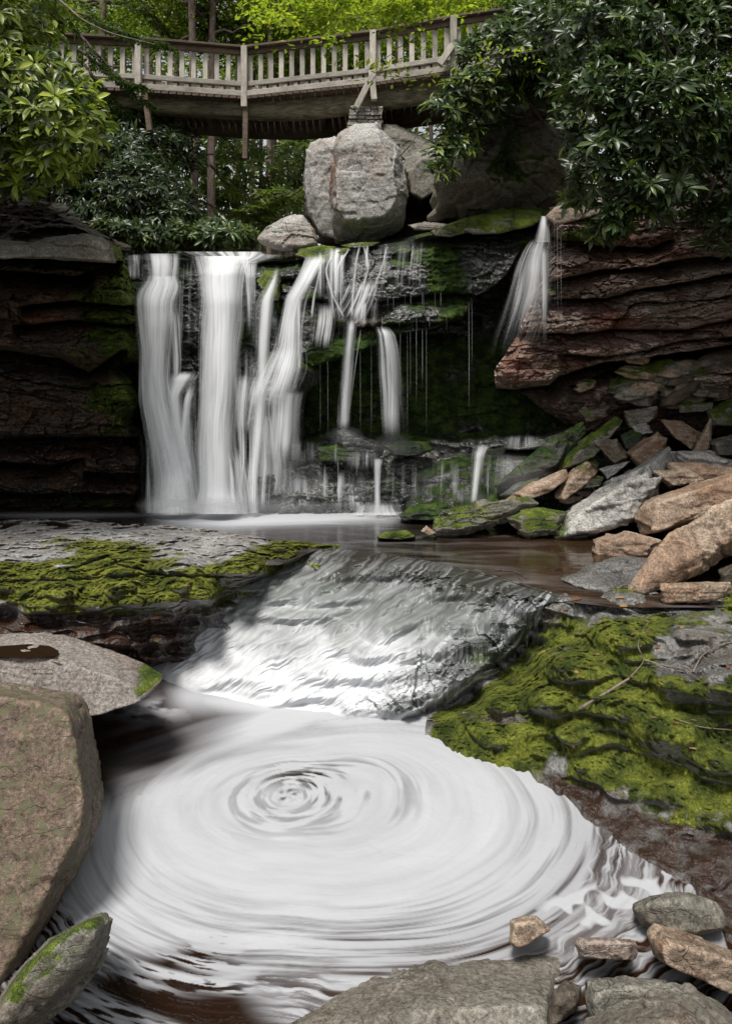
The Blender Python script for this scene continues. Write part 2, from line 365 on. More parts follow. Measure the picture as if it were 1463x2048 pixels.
# ================================================================ cascade between the pools
def cascade():
    nt_, ns_ = 330, 460
    t = np.linspace(0, 1, nt_)[:, None]; s = np.linspace(0, 1, ns_)[None, :]
    t, s = np.broadcast_arrays(t, s)
    tx = np.interp(s, [0, .2, .45, .7, .9, 1], [640, 730, 860, 985, 1090, 1150]); ty = np.interp(s, [0, .2, .45, .7, .9, 1], [1094, 1102, 1122, 1150, 1180, 1200])
    bx = np.interp(s, [0, .12, .35, .6, .8, 1], [235, 300, 410, 560, 690, 905]); by = np.interp(s, [0, .12, .35, .6, .8, 1], [1322, 1338, 1390, 1418, 1434, 1440])
    px = tx + (bx - tx) * t; py = ty + (by - ty) * t ** (.92)
    px = px - 25 * np.sin(t * np.pi) * (1 - s) + 40 * np.sin(t * np.pi) * s
    # ledges
    tt = t + .20 * fbm(s * 4.2, t * 2.5, 0, 2, 4)
    q = tt * 5.0; k = np.floor(q); fr = q - k
    ter = (k + ss(.45, 1.0, fr)) / 5.0
    z = 1.065 - 1.07 * (.30 * np.clip(ter, 0, 1) + .70 * t)
    V = P(px, py, Yz(py, z)); X, Y = V[..., 0], V[..., 1]
    lump = fbm(X * 2.2, Y * 2.2, 0, 3, 9)
    fine = fbm(X * 7 - Y * 2, Y * 3.2, 0, 3, 19)
    env = ss(0, .08, t) * (1 - ss(.93, 1, t))
    z2 = z + (lump * .07 + fine * .012) * env
    V = P(px, py, Yz(py, z2))
    Z = V[..., 2]
    flow = fbm(s * 46 + lump * 2.5, t * 3.2, 0, 4, 14)          # silk strands along the flow
    flow2 = fbm(s * 90 + lump * 3, t * 4, 3, 2, 15)
    step = ss(.60, .8, fr) * (1 - ss(1.0, 1.05, fr))
    after = (1 - ss(0, .35, fr)) * (k > 0)
    calm = fbm(s * 7, t * 8, 9, 3, 24)
    f = .05 + .12 * ss(0, .2, t) + .42 * ss(.25, .8, t + .12 * (1 - s) - .08) + .34 * flow + .10 * flow2 + .22 * calm
    f += (step * .42 + after * .28) * ss(.3, .65, t + .22 * calm) * (1 - .55 * s)
    big = gs(px, py, 800, 1315, 95, 34) * .75 + gs(px, py, 690, 1385, 150, 42) * .9 + gs(px, py, 520, 1350, 170, 36) * .6 + gs(px, py, 470, 1275, 110, 14) * .25 + gs(px, py, 640, 1215, 50, 9) * .5
    f += big * (.75 + .5 * flow)
    f += .75 * ss(.80, .97, t) * (1 - ss(.72, .92, s))
    # wet rock showing through at the right and at the lumps
    rocky = np.clip(ss(.66, .98, s + .10 * lump) + gs(px, py, 970, 1330, 100, 38) * .95 + gs(px, py, 860, 1150, 120, 22) * .6 + gs(px, py, 850, 1412, 80, 14) * 1.0, 0, 1)
    f = f * (1 - rocky * .6) + rocky * (.5 * ss(.02, .4, flow) - .02)
    z2 = z2 + .05 * env * rocky * facets(X * 5, Y * 5, 0, 5)
    z3 = z2 + rocky * env * (.05 * np.round(fbm(X * 2.5, Y * 4.5, 3, 3, 44) * 4) / 4 + .04 * fbm(X * 9, Y * 9, 1, 3, 45, ridged=True)) + .02 * np.clip(f, 0, 1) * flow * env
    z3 = z3 - .35 * ss(.90, 1, s) * ss(.02, .12, t)
    V = P(px, py, Yz(py, z3))
    mossr = np.clip(gs(px, py, 830, 1160, 38, 10) + gs(px, py, 775, 1178, 22, 8) + .55 * gs(px, py, 960, 1320, 70, 25), 0, 1)
    deepk = (1 - ss(.02, .3, t + .1 * calm)) * .9
    m, nt = newmat('silky_cascade_water'); b = NB(nt)
    tc = b.n('ShaderNodeTexCoord').outputs['Object']
    at = b.n('ShaderNodeAttribute', attribute_name='c'); sep = b.n('ShaderNodeSeparateColor'); b.put(sep.inputs[0], at.outputs['Color'])
    f_, ro, mo = sep.outputs[0], sep.outputs[1], sep.outputs[2]
    n = b.noise(tc, 28, 5, .7)
    rockc = b.mix(b.mapr(n, .3, .7), (.02, .024, .02), (.07, .075, .065)); rockc = b.mix(b.mapr(b.math('ADD', mo, b.math('SUBTRACT', n, .5)), .35, .5), rockc, (.1, .16, .02))
    wat = b.mix(at.outputs['Alpha'], (.095, .105, .095), (.018, .015, .010))
    col = b.mix(ro, wat, rockc); col = b.mix(b.mapr(f_, .0, 1.0, 0, 1, False), col, (.54, .55, .565))
    pr = b.n('ShaderNodeBsdfPrincipled'); b.put(pr.inputs['Base Color'], col); b.put(pr.inputs['Roughness'], b.mixf(ro, b.mixf(f_, .38, .6), .15)); b.put(pr.inputs['Specular IOR Level'], b.mixf(f_, .4, .15))
    h = b.math('ADD', b.math('MULTIPLY', n, b.mixf(ro, .03, .9)), 0.0)
    b.put(pr.inputs['Normal'], b.bump(h, .5, .03)); b.out(pr.outputs[0])
    o = gridmesh('cascade_water', V, m, rgba(f, rocky, mossr * rocky * .8, deepk), skirt=(0, 0, -.25))
    tag(o, 'silky stepped cascade running between the two pools', 'water', kind='structure')
cascade()
# ================================================================ stream banks (rock sheets rising from the water)
def bank(name, xs, top, bot, nT, zc, label, mat, terr, mossf, rustf, wetf, lichf=None, power=3.5, r0=14, kind='thing', cat='rock ledge', zmask=None, lumpk=.05, wob=8, undercut=0):
    s = np.asarray(xs, float)[None, :]; t = np.linspace(0, 1, nT)[:, None]
    s, t = np.broadcast_arrays(s, t)
    ty, by = top(s), bot(s)
    px = s + 0 * t; py = ty + (by - ty) * t
    wx = fbm(px * .012, py * .012, 3, 3, 60) * wob * 2; wy = fbm(px * .02, py * .03, 7, 4, 61) * wob
    py = py + wy; px = px + wx
    z = idw(px, py, zc, power, r0)
    V = P(px, py, Yz(py, z)); X, Y = V[..., 0], V[..., 1]
    w1 = fbm(X * .7, Y * 1.1, 0, 4, 70) * 2.2; w2 = fbm(X * 2.2, Y * 4, 0, 3, 71) * 1.6; amv = ss(-.25, .15, fbm(X * 1.3, Y * 2.2, 4, 2, 74))
    amp, n, tilt = terr
    q = (z + .10 * w1 + .03 * w2 + tilt * X) * n
    k = np.floor(q); fr = q - k
    zt = (k + ss(.0, .28, fr)) / n - .10 * w1 - .03 * w2 - tilt * X
    z = z + (zt - z) * amp * amv
    if zmask is not None: z = zmask(px, py, z)
    z = z + lumpk * fbm(X * 2.6, Y * 2.6, 1, 4, 72) + .35 * lumpk * fbm(X * 11, Y * 11, 2, 3, 73)
    V = P(px, py, Yz(py, z))
    N = gnormals(V); up = N[..., 2]
    moss = mossf(px, py, V, up); rust = rustf(px, py, V); wet = wetf(px, py, V)
    # cushions of moss stand proud
    mm = ss(.35, .7, moss)
    cush = (np.abs(fbm(X * 6, Y * 8, 5, 4, 80)) * .035 + fbm(X * 26, Y * 26, 5, 3, 81) * .022) * mm
    z = z + cush
    V = P(px, py, Yz(py, z))
    li = 0 if lichf is None else lichf(px, py, V)
    o = gridmesh(name, V, mat, rgba(moss, rust, li, wet), skirt=lambda q: q + np.array((0, 0.05, -.6)))
    tag(o, label, cat if kind == 'thing' else None, kind=None if kind == 'thing' else kind)
    return o

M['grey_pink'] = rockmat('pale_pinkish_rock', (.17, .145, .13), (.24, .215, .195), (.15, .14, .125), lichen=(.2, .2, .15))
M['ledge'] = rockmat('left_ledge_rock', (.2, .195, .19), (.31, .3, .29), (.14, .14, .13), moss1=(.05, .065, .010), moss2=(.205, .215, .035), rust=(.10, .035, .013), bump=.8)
# --- left mossy ledge
fe = curve([(-300, 1195), (0, 1196), (100, 1212), (230, 1200), (300, 1196), (420, 1192), (500, 1160), (600, 1124), (660, 1100), (720, 1090)])
zc = []
for x in (-280, -140, 0, 120, 240, 360, 480):
    zc += [(x, 1044, 1.05), (x, 1085, 1.14), (x, 1130, 1.17)]
zc += [(0, 1170, 1.16), (120, 1180, 1.15), (240, 1172, 1.14), (360, 1165, 1.12), (480, 1130, 1.12), (560, 1100, 1.1), (600, 1085, 1.07), (650, 1095, 1.07), (-200, 1170, 1.16)]
zc += [(x, fe(x) + 36, .79) for x in (-280, -140, 0, 90, 180, 260, 330)] + [(x, fe(x) + 2, 1.03) for x in (-280, -140, 0, 90, 180, 260, 330, 400)]
zc += [(x, 1285, .73) for x in (-280, -100, 0, 120, 240)] + [(320, 1280, .6)] + [(400, 1222, .62), (450, 1212, .6), (520, 1180, .72), (590, 1150, .82), (640, 1118, .94), (250, 1335, -.05), (330, 1345, -.1), (420, 1330, -.1), (520, 1290, .15), (600, 1230, .4), (700, 1150, .75), (380, 1250, .42), (470, 1240, .38), (420, 1285, .15), (520, 1215, .45), (600, 1165, .7), (300, 1305, .3), (280, 1280, .5), (340, 1268, .48), (350, 1300, .2), (250, 1310, .3)]
def lm(px, py, V, up):
    d = fe(px) - py
    m = 1.0 * np.exp(-((d - 18) / 50.0) ** 2) * ss(-44, -26, d) + .0
    m += 1.0 * gs(px, py, 230, 1105, 130, 26) + .75 * gs(px, py, 70, 1150, 110, 30) - .25 * gs(px, py, 60, 1090, 90, 30) - .3 * gs(px, py, 430, 1110, 110, 30) + .35 * gs(px, py, 420, 1150, 130, 25) + .5 * gs(px, py, 560, 1110, 80, 22) + .3*gs(px,py,110,1085,60,14)
    n = fbm(V[..., 0] * 1.3, V[..., 1] * 2.2, 0, 5, 90, gain=.62)
    m = m + n * .8
    m += .5 * gs(px, py, 290, 1218, 80, 10) + .45 * gs(px, py, 480, 1195, 60, 16) + .5 * gs(px, py, 300, 1278, 40, 8)
    m *= ss(-.1, .35, up + .6)
    m *= 1 - ss(1228, 1246, py) * (1 - gs(px, py, 300, 1280, 60, 12)) * (1 - ss(320, 380, px))
    m *= ss(1052, 1075, py + 20 * n)
    return np.clip(m, 0, 1)
def zcrack(px, py, z):
    # two long cracks running across the top
    for pts, dep in (([(150, 1135), (215, 1112), (240, 1130), (330, 1150)], .03), ([(240, 1105), (290, 1088), (350, 1092)], .02), ([(0, 1163), (120, 1160), (280, 1150), (520, 1153)], .025)):
        xs, ys = zip(*pts)
        on = ss(xs[0] - 20, xs[0] + 10, px) * (1 - ss(xs[-1] - 10, xs[-1] + 20, px))
        d = py - np.interp(px, xs, ys) - 5 * fbm(px * .03, 0, 0, 3, 7)
        z = z + on * (-dep * np.exp(-(d / 3.0) ** 2) + dep * .9 * ss(-30, -2, d) * (1 - ss(-2, 2, d)))
    return z
bank('mossy_ledge', np.arange(-300, 700, 2.0), curve([(-300, 1036), (0, 1044), (100, 1037), (200, 1041), (400, 1057), (560, 1080), (700, 1093)]),
     curve([(-300, 1330), (0, 1330), (250, 1335), (330, 1345), (420, 1330), (520, 1290), (600, 1230), (700, 1150)]), 260, zc,
     'wide flat grey ledge with yellow-green moss along its front, left of the cascade', M['ledge'], (.40, 12, .03), lm,
     lambda px, py, V: np.clip(ss(1218, 1240, py) * (1 - ss(330, 400, px)) * 1.3, 0, 1),
     lambda px, py, V: np.clip(.35 * (1 - ss(1060, 1110, py)) + ss(1212, 1235, py) + .6 * ss(350, 480, px) * ss(-60, 5, py - fe(px)) + .05, 0, 1), zmask=zcrack, wob=5, cat='rock ledge')

# --- right mossy bank
zr = [(860, 1430, -.02), (905, 1400, .0), (930, 1395, .08), (980, 1352, .25), (1020, 1318, .42), (1050, 1290, .56), (1068, 1260, .72), (1080, 1235, .86), (1100, 1210, 1.0), (1130, 1190, 1.06), (1250, 1175, 1.08), (1463, 1165, 1.1), (1750, 1150, 1.3),
      (880, 1468, .03), (930, 1500, .03), (1000, 1522, .03), (1060, 1530, .03), (1090, 1500, .14), (990, 1470, .17), (1050, 1450, .26), (960, 1440, .2), (1000, 1405, .38),
      (1110, 1562, .05), (1150, 1590, .03), (1200, 1640, .02), (1260, 1690, .02), (1330, 1745, .01), (1480, 1800, .01), (1750, 1860, .02),
      (1100, 1400, .55), (1150, 1330, .78), (1250, 1260, .98), (1400, 1250, 1.02), (1350, 1350, .85), (1250, 1400, .66), (1150, 1470, .38), (1180, 1530, .22), (1250, 1560, .2), (1350, 1450, .62), (1450, 1350, .95), (1600, 1350, 1.2), (1450, 1500, .5), (1350, 1580, .24), (1450, 1620, .22), (1300, 1640, .08), (1400, 1690, .07), (1600, 1600, .45), (1700, 1750, .2)]
def rmoss(px, py, V, up):
    n = fbm(V[..., 0] * 1.2, V[..., 1] * 2.4, 0, 5, 95, gain=.62)
    m = .60 + n * .75
    m += .55 * gs(px, py, 990, 1480, 110, 40) + .5 * gs(px, py, 1200, 1400, 200, 90) + .35 * gs(px, py, 1250, 1270, 120, 50) + .5 * gs(px, py, 1220, 1530, 130, 50) + .3 * gs(px, py, 1400, 1540, 120, 60) + .35 * gs(px, py, 1400, 1470, 80, 40)
    m -= .9 * gs(px, py, 1400, 1310, 90, 60) + 1.0 * gs(px, py, 1180, 1205, 160, 24) + .5 * gs(px, py, 1050, 1220, 60, 50) + .4*gs(px,py,1380,1400,60,14)
    shore = np.interp(px, [860, 1110, 1150, 1230, 1290, 1400, 1463, 1750], [1600, 1565, 1570, 1585, 1640, 1665, 1680, 1700])
    m *= 1 - ss(-14, 10, py - shore + 30 * n)
    m -= 1.2 * gs(px, py, 1010, 1440, 45, 8) + 1.0 * gs(px, py, 1110, 1525, 22, 30)
    m *= ss(-.2, .25, up + .5)
    m *= ss(-30, 10, px - np.interp(py, [1190, 1290, 1350, 1395, 1430], [1130, 1060, 1000, 950, 880]) + 20 * n)
    return np.clip(m, 0, 1)
def rrust(px, py, V):
    shore = np.interp(px, [860, 1110, 1150, 1230, 1290, 1400, 1463], [1600, 1545, 1560, 1580, 1630, 1655, 1670])
    return np.clip(ss(-12, 12, py - shore) + gs(px, py, 1010, 1440, 60, 12) + .25 * gs(px, py, 1350, 1600, 60, 20) + .8 * gs(px, py, 900, 1450, 60, 14), 0, 1)
bank('mossy_ledge', np.arange(856, 1760, 2.2), curve([(840, 1420), (930, 1385), (980, 1340), (1050, 1280), (1080, 1222), (1130, 1186), (1250, 1172), (1463, 1160), (1760, 1130)]),
     curve([(856, 1462), (880, 1472), (930, 1503), (1000, 1526), (1060, 1532), (1110, 1572), (1180, 1634), (1240, 1684), (1300, 1722), (1380, 1758), (1480, 1900), (1760, 2000)]), 330, zr,
     'stepped bank of deep green cushion moss beside the pool, right of the cascade', M['slab'], (.40, 8.3, -.10), rmoss, rrust,
     lambda px, py, V: np.clip(.35 + .9 * rrust(px, py, V) + 1.0 * gs(px, py, 1180, 1210, 200, 30) + .8 * gs(px, py, 1400, 1330, 90, 60) + .8 * gs(px, py, 1040, 1260, 60, 80), 0, 1), wob=7, lumpk=.045, cat='rock ledge')

# ================================================================ single rocks
ICO = {}
def ico(sub):
    if sub not in ICO:
        bm = bmesh.new(); bmesh.ops.create_icosphere(bm, subdivisions=sub, radius=1)
        v = np.array([x.co[:] for x in bm.verts]); f = np.array([[w.index for w in x.verts] for x in bm.faces]); bm.free()
        ICO[sub] = (v, f)
    return ICO[sub]
def hullplanes(pts):
    bm = bmesh.new()
    for p in pts: bm.verts.new(p)
    bmesh.ops.convex_hull(bm, input=bm.verts[:])
    bm.normal_update()
    pl = [(np.array(f.normal[:]), np.array(f.verts[0].co[:])) for f in bm.faces if f.calc_area() > 1e-9]
    bm.free(); return pl
def rock_from_points(name, pts, mat, seed=0, sub=5, sharp=90, rough=.03, cuts=5, strata=0.0, moss=0.0, rust=0.0, lich=0.0, wet=0.0, label=None, cat='rock', group=None, facet=1.0, mossfn=None, rustfn=None, lichfn=None, sdir=None, kind=None, crease=.0):
    pts = np.asarray(pts, float); c = pts.mean(0); size = np.ptp(pts, axis=0)
    pl = hullplanes(pts)
    Nn = np.array([p[0] for p in pl]); h = np.array([np.dot(p[0], p[1] - c) for p in pl])
    s = np.sign(h); Nn = Nn * s[:, None]; h = np.abs(h) + 1e-4
    rg = np.random.default_rng(seed + 101)
    for i in range(cuts):
        d = rg.normal(size=3); d /= np.linalg.norm(d)
        sup = ((pts - c) @ d).max()
        Nn = np.vstack([Nn, d]); h = np.append(h, sup * rg.uniform(.88, .98))
    v, f = ico(sub)
    e = v * (size / size.max() * .8 + .2); e /= np.linalg.norm(e, axis=1, keepdims=True)
    k = e @ Nn.T; k = np.clip(k, 1e-6, None) / h[None, :]
    r = (k ** sharp).sum(1) ** (-1.0 / sharp)
    Q = c + e * r[:, None]
    L = size.max(); so = seed * 3.1
    x, y, z = Q[:, 0] + so, Q[:, 1], Q[:, 2]
    n = fbm(x * 1.5 / L * 1.6, y * 2.4 / L, z * 2.4 / L, 4, seed) * .9
    rid = fbm(x * 3.2, y * 3.2, z * 3.2, 5, seed + 5, ridged=True, gain=.45) - .3
    fi = fbm(x * 16, y * 16, z * 16, 3, seed + 7)
    amp = rough * L * .75
    chip = fbm(x * 1.4, y * 1.4, z * 2.2, 3, seed + 40) * 3; ck = np.floor(chip); chip = (ck + ss(.35, .65, chip - ck)) / 3
    fc = facets(x * 2.6 / L + 7, y * 2.6 / L, z * 4.2 / L, seed) * .8 + facets(x * 7 / L, y * 7 / L, z * 12 / L, seed + 3) * .30
    disp = fc * amp * 2.0 * facet + chip * amp * .4 + n * amp * .35 + rid * min(amp, .04) * .7 + fi * .010
    if strata:
        ax = np.array(sdir if sdir is not None else (0.05, -.1, 1.0)); ax = ax / np.linalg.norm(ax)
        q = (Q @ ax + .05 * n * L) * 11 / max(.6, L) * 1.0
        q = q + .8 * fbm(x * 1.5, y * 1.5, z * 1.5, 3, seed + 9)
        kf = np.floor(q); fr = q - kf
        disp += strata * ((hash1(kf.astype(int), seed) - .5) * .05 - .04 * np.exp(-(np.minimum(fr, 1 - fr) / .09) ** 2)) * min(1, L)
    if crease:
        cr = np.abs(fbm(x * 1.1, y * 1.1, z * 1.1, 3, seed + 33)); disp -= crease * np.exp(-(cr / .018) ** 2)
    Q = Q + e * disp[:, None]
    fn = np.cross(Q[f[:, 1]] - Q[f[:, 0]], Q[f[:, 2]] - Q[f[:, 0]]); vn = np.zeros_like(Q)
    for i in range(3): np.add.at(vn, f[:, i], fn)
    vn /= np.linalg.norm(vn, axis=1, keepdims=True) + 1e-12
    big = fbm(x * 1.3, y * 1.3, z * 1.3, 4, seed + 12)
    mo = moss * (.35 + .75 * ss(-.2, .6, vn[:, 2])) + big * .6 * (moss > 0)
    if mossfn is not None: mo = mo + mossfn(Q, vn)
    ru = rust * (.6 + 1.2 * big) + (rustfn(Q) if rustfn else 0); li = lich * (.5 + 1.0 * fbm(x * 2, y * 2, z * 2, 3, seed + 20)) + (lichfn(Q) if lichfn else 0)
    o = npmesh(name, Q, f, mat, rgba(mo, ru, li, np.full(len(Q), wet)), local=True)
    if kind: tag(o, label, kind=kind)
    else: tag(o, label, cat, group)
    return o
def rock(name, outline, Y0, label, mat='tan', thick=None, lean=.25, ridge=(0, .10), bulge=.24, shrink=.74, group=None, **k):
    o = np.asarray(outline, float); c = (o.min(0) + o.max(0)) / 2; o = c + (o - c) * 1.04; w, h = np.ptp(o, axis=0)
    sz = max(w, h) * Y0 / F
    thick = thick if thick is not None else .8 * sz
    ymax = o[:, 1].max()
    pts = [P(a, b, Y0 + lean * (ymax - b) * Y0 / F) for a, b in o]
    rc = c + np.array(ridge) * np.array((w, h))
    rp = rc + (o - c) * shrink
    pts += [P(a, b, Y0 - bulge * min(w, h) * Y0 / F + lean * .5 * (ymax - b) * Y0 / F) for a, b in rp]
    bp = c + (o - c) * .86
    pts += [P(a, b, Y0 + thick + lean * (ymax - b) * Y0 / F) for a, b in bp]
    return rock_from_points(name, np.array(pts), M[mat] if isinstance(mat, str) else mat, label=label, group=group, **k)

def yp(py): return np.interp(py, [720, 800, 900, 1000, 1076, 1120, 1200], [11.7, 11.3, 10.6, 9.9, 9.2, 8.3, 6.95])
G = 'fallen stones in the heap right of the falls'
pile = [
 ('boulder', [(1216, 783), (1224, 759), (1291, 732), (1369, 720), (1392, 736), (1330, 775), (1252, 798)], 11.5, 'mossy broad stone at the top of the stone heap under the red cliff', 'grey', dict(moss=.6, lich=.3, sub=6)),
 ('boulder', [(1404, 724), (1455, 728), (1463, 745), (1450, 757), (1404, 757)], 11.5, 'lichen-spotted stone under the cliff at the heap\'s upper right corner', 'grey', dict(lich=.9, moss=.3)),
 ('boulder', [(1322, 775), (1369, 767), (1420, 775), (1416, 798), (1353, 818), (1322, 814)], 11.3, 'brown-green block behind the upright shard', 'grey', dict(moss=.35, rust=.3)),
 ('boulder', [(1423, 775), (1459, 772), (1463, 795), (1427, 802)], 11.2, 'small reddish block at the frame edge below the lichen stone', 'brown', dict(rust=.4)),
 ('boulder', [(1248, 798), (1291, 771), (1298, 771), (1302, 812), (1270, 812)], 11.25, 'dark triangular stone with a sharp upright edge', 'grey', dict(wet=.3)),
 ('boulder', [(1349, 806), (1423, 803), (1420, 822), (1357, 826)], 11.15, 'thin mossy slab under the brown-green block', 'grey', dict(moss=.4)),
 ('boulder', [(1412, 822), (1463, 798), (1500, 810), (1500, 850), (1420, 853)], 11.0, 'moss-covered stone at the right frame edge above the leaf litter', 'grey', dict(moss=.65)),
 ('boulder', [(1158, 822), (1224, 808), (1216, 830), (1170, 845)], 11.2, 'low wet brown stone at the foot of the cliff', 'wet', dict(rust=.4, wet=.6, moss=.3)),
 ('boulder', [(1127, 865), (1166, 841), (1172, 869), (1135, 888)], 10.8, 'small dark green mossy stone left of the long green slab', 'wet', dict(moss=.7)),
 ('boulder', [(1248, 822), (1314, 812), (1312, 834), (1280, 852), (1255, 857)], 11.05, 'grey wedge stone behind the heap', 'grey', dict(moss=.15)),
 ('boulder', [(1117, 939), (1127, 908), (1232, 830), (1246, 841), (1189, 908), (1150, 926)], 10.6, 'long bright green mossy slab leaning up the heap', 'grey', dict(moss=.85, thick=.5)),
 ('boulder', [(1263, 853), (1291, 845), (1304, 865), (1271, 870)], 10.9, 'small pale stone chip behind the rusty stones', 'pale', {}),
 ('boulder', [(1322, 841), (1361, 847), (1404, 869), (1388, 900), (1341, 868)], 10.75, 'brown flat-topped stone left of the upright shard', 'tan', dict(rust=.4, lich=.4)),
 ('boulder', [(1382, 906), (1420, 834), (1424, 869), (1410, 910)], 10.4, 'narrow shard standing upright on the heap', 'tan', dict(rust=.45, thick=.25)),
 ('boulder', [(1423, 880), (1470, 868), (1500, 880), (1500, 912), (1431, 910)], 10.5, 'dark grey block at the right frame edge beside the shard', 'grey', {}),
 ('boulder', [(1240, 870), (1262, 861), (1283, 866), (1283, 890), (1250, 900)], 10.75, 'round dark mossy stone in the middle of the heap', 'wet', dict(moss=.6)),
 ('boulder', [(1185, 880), (1232, 878), (1257, 912), (1228, 925), (1205, 905)], 10.4, 'olive pointed stone tipped on its edge in the heap', 'grey', dict(moss=.3, rust=.35)),
 ('boulder', [(1252, 904), (1314, 864), (1336, 877), (1328, 912), (1275, 930)], 10.35, 'square brown block above the big pale slab', 'tan', dict(rust=.35)),
 ('boulder', [(1197, 938), (1259, 922), (1230, 946), (1213, 957)], 10.1, 'pale wedge behind the big pale slab', 'pale', {}),
 ('boulder', [(1173, 946), (1205, 955), (1200, 972), (1165, 976)], 9.95, 'green mossy cobble between the tilted blocks', 'grey', dict(moss=.8)),
 ('boulder', [(1334, 904), (1400, 905), (1490, 925), (1450, 945), (1361, 937)], 10.0, 'flat grey slab behind the stacked slivers', 'pale', dict(rust=.15)),
 ('boulder', [(986, 974), (1010, 955), (1056, 920), (1095, 884), (1150, 863), (1160, 884), (1119, 939), (1017, 972)], 10.5, 'large dark slab furred with green moss reaching towards the falls', 'wet', dict(moss=.55, wet=.5, sub=6, ridge=(0, -.05), lean=.5)),
 ('boulder', [(998, 992), (1030, 968), (1075, 955), (1080, 968), (1030, 992)], 10.3, 'pale green wet stone under the dark furred slab', 'wet', dict(moss=.6, wet=.4)),
 ('boulder', [(968, 1019), (975, 995), (986, 990), (1008, 1013), (990, 1024)], 9.95, 'small green pyramid stone at the end of the moss log-shaped slab', 'wet', dict(moss=.75)),
 ('boulder', [(1107, 990), (1140, 945), (1175, 922), (1195, 943), (1160, 974), (1119, 1004)], 9.8, 'tilted grey-brown block with mossy top beside the orange one', 'tan', dict(rust=.3, moss=.3)),
 ('boulder', [(1002, 1006), (1060, 968), (1127, 938), (1136, 956), (1099, 982), (1048, 998), (1009, 1010)], 9.7, 'orange-brown angular block pointing left over the water', 'tan', dict(rust=.6, cuts=3)),
 ('boulder', [(1113, 1076), (1120, 1037), (1170, 1000), (1228, 962), (1295, 923), (1332, 898), (1343, 930), (1314, 986), (1285, 1040), (1232, 1033), (1154, 1078)], 9.15, 'big pale leaning slab with moss on its left side', 'pale', dict(lich=.3, sub=6, lean=.8, ridge=(-.03, .1), bulge=.18, shrink=.75, mossfn=lambda Q, n: .75 * ss(.3, -.6, (Q[:, 0] - 3.0) + (Q[:, 2] - 1.6) * -.3 + 0), crease=.03)),
 ('boulder', [(1013, 1037), (1045, 1022), (1076, 1015), (1136, 1025), (1119, 1066), (1056, 1078)], 9.2, 'rounded olive mossy stone at the water\'s edge', 'grey', dict(moss=.55, ridge=(0, -.05))),
 ('boulder', [(866, 1040), (885, 1022), (950, 1014), (1013, 1009), (1056, 992), (1070, 1009), (1037, 1032), (940, 1066), (885, 1076), (868, 1068)], 9.3, 'long low slab with bright moss end lying at the water\'s edge', 'grey', dict(moss=.6, thick=.45, sub=6, ridge=(0, -.1), bulge=.25)),
 ('boulder', [(795, 1030), (820, 1010), (870, 1008), (905, 1026), (880, 1042), (810, 1041)], 10.1, 'green mossy hump in the pool at the foot of the falls', 'wet', dict(moss=.7)),
 ('boulder', [(752, 1075), (770, 1064), (810, 1061), (832, 1073), (800, 1080)], 9.0, 'small mossy stone alone in the upper pool', 'grey', dict(moss=.65)),
 ('boulder', [(842, 1062), (852, 1051), (872, 1066), (860, 1071)], 9.1, 'tiny tan stone tip in the upper pool', 'tan', {}),
 ('boulder', [(1302, 941), (1361, 937), (1406, 959), (1338, 972)], 9.35, 'thin rusty sliver on top of the big pale slab', 'tan', dict(rust=.25)),
 ('boulder', [(1340, 925), (1463, 935), (1500, 950), (1463, 972), (1400, 962), (1345, 945)], 9.5, 'stacked flat slab beneath the shard', 'tan', dict(rust=.2)),
 ('boulder', [(1275, 1074), (1273, 1025), (1295, 1002), (1360, 985), (1408, 962), (1480, 942), (1500, 1010), (1400, 1040), (1330, 1062)], 8.6, 'big tan angular block at the right frame edge', 'tan', dict(rust=.2, sub=6, ridge=(0, .02), lean=.5, cuts=6, rough=.035)),
 ('boulder', [(1185, 1101), (1189, 1080), (1248, 1064), (1279, 1078), (1322, 1080), (1300, 1111), (1213, 1117)], 8.35, 'low tan stone with rusty face in the shallows', 'tan', dict(rust=.35)),
 ('boulder', [(1253, 1176), (1291, 1120), (1326, 1078), (1369, 1060), (1430, 1025), (1500, 1000), (1510, 1085), (1440, 1120), (1353, 1170), (1268, 1192)], 6.75, 'large leaning brown slab with grooved shaded face', 'tan', dict(sub=6, ridge=(0.0, -.12), bulge=.12, lean=1.3, strata=.8, sdir=(.8, -.1, .45), thick=.9, rough=.035)),
 ('boulder', [(1318, 1166), (1453, 1166), (1460, 1180), (1439, 1200), (1328, 1206)], 6.5, 'small flat-topped brown block on the wet ledge', 'tan', dict(thick=.35, cuts=3, ridge=(0, .05))),
 ('boulder', [(1435, 1140), (1500, 1110), (1520, 1165), (1440, 1170)], 7.0, 'dark stone in the hollow behind the flat-topped block', 'brown', {}),
]
for i, (nm, ol, y0, lb, mt, kw) in enumerate(pile):
    kw = dict(kw); kw.setdefault('cuts', 8); kw.setdefault('rough', .045); kw.setdefault('strata', .35)
    rock(nm, ol, y0, lb, mt, seed=i + 1, group=G, **kw)

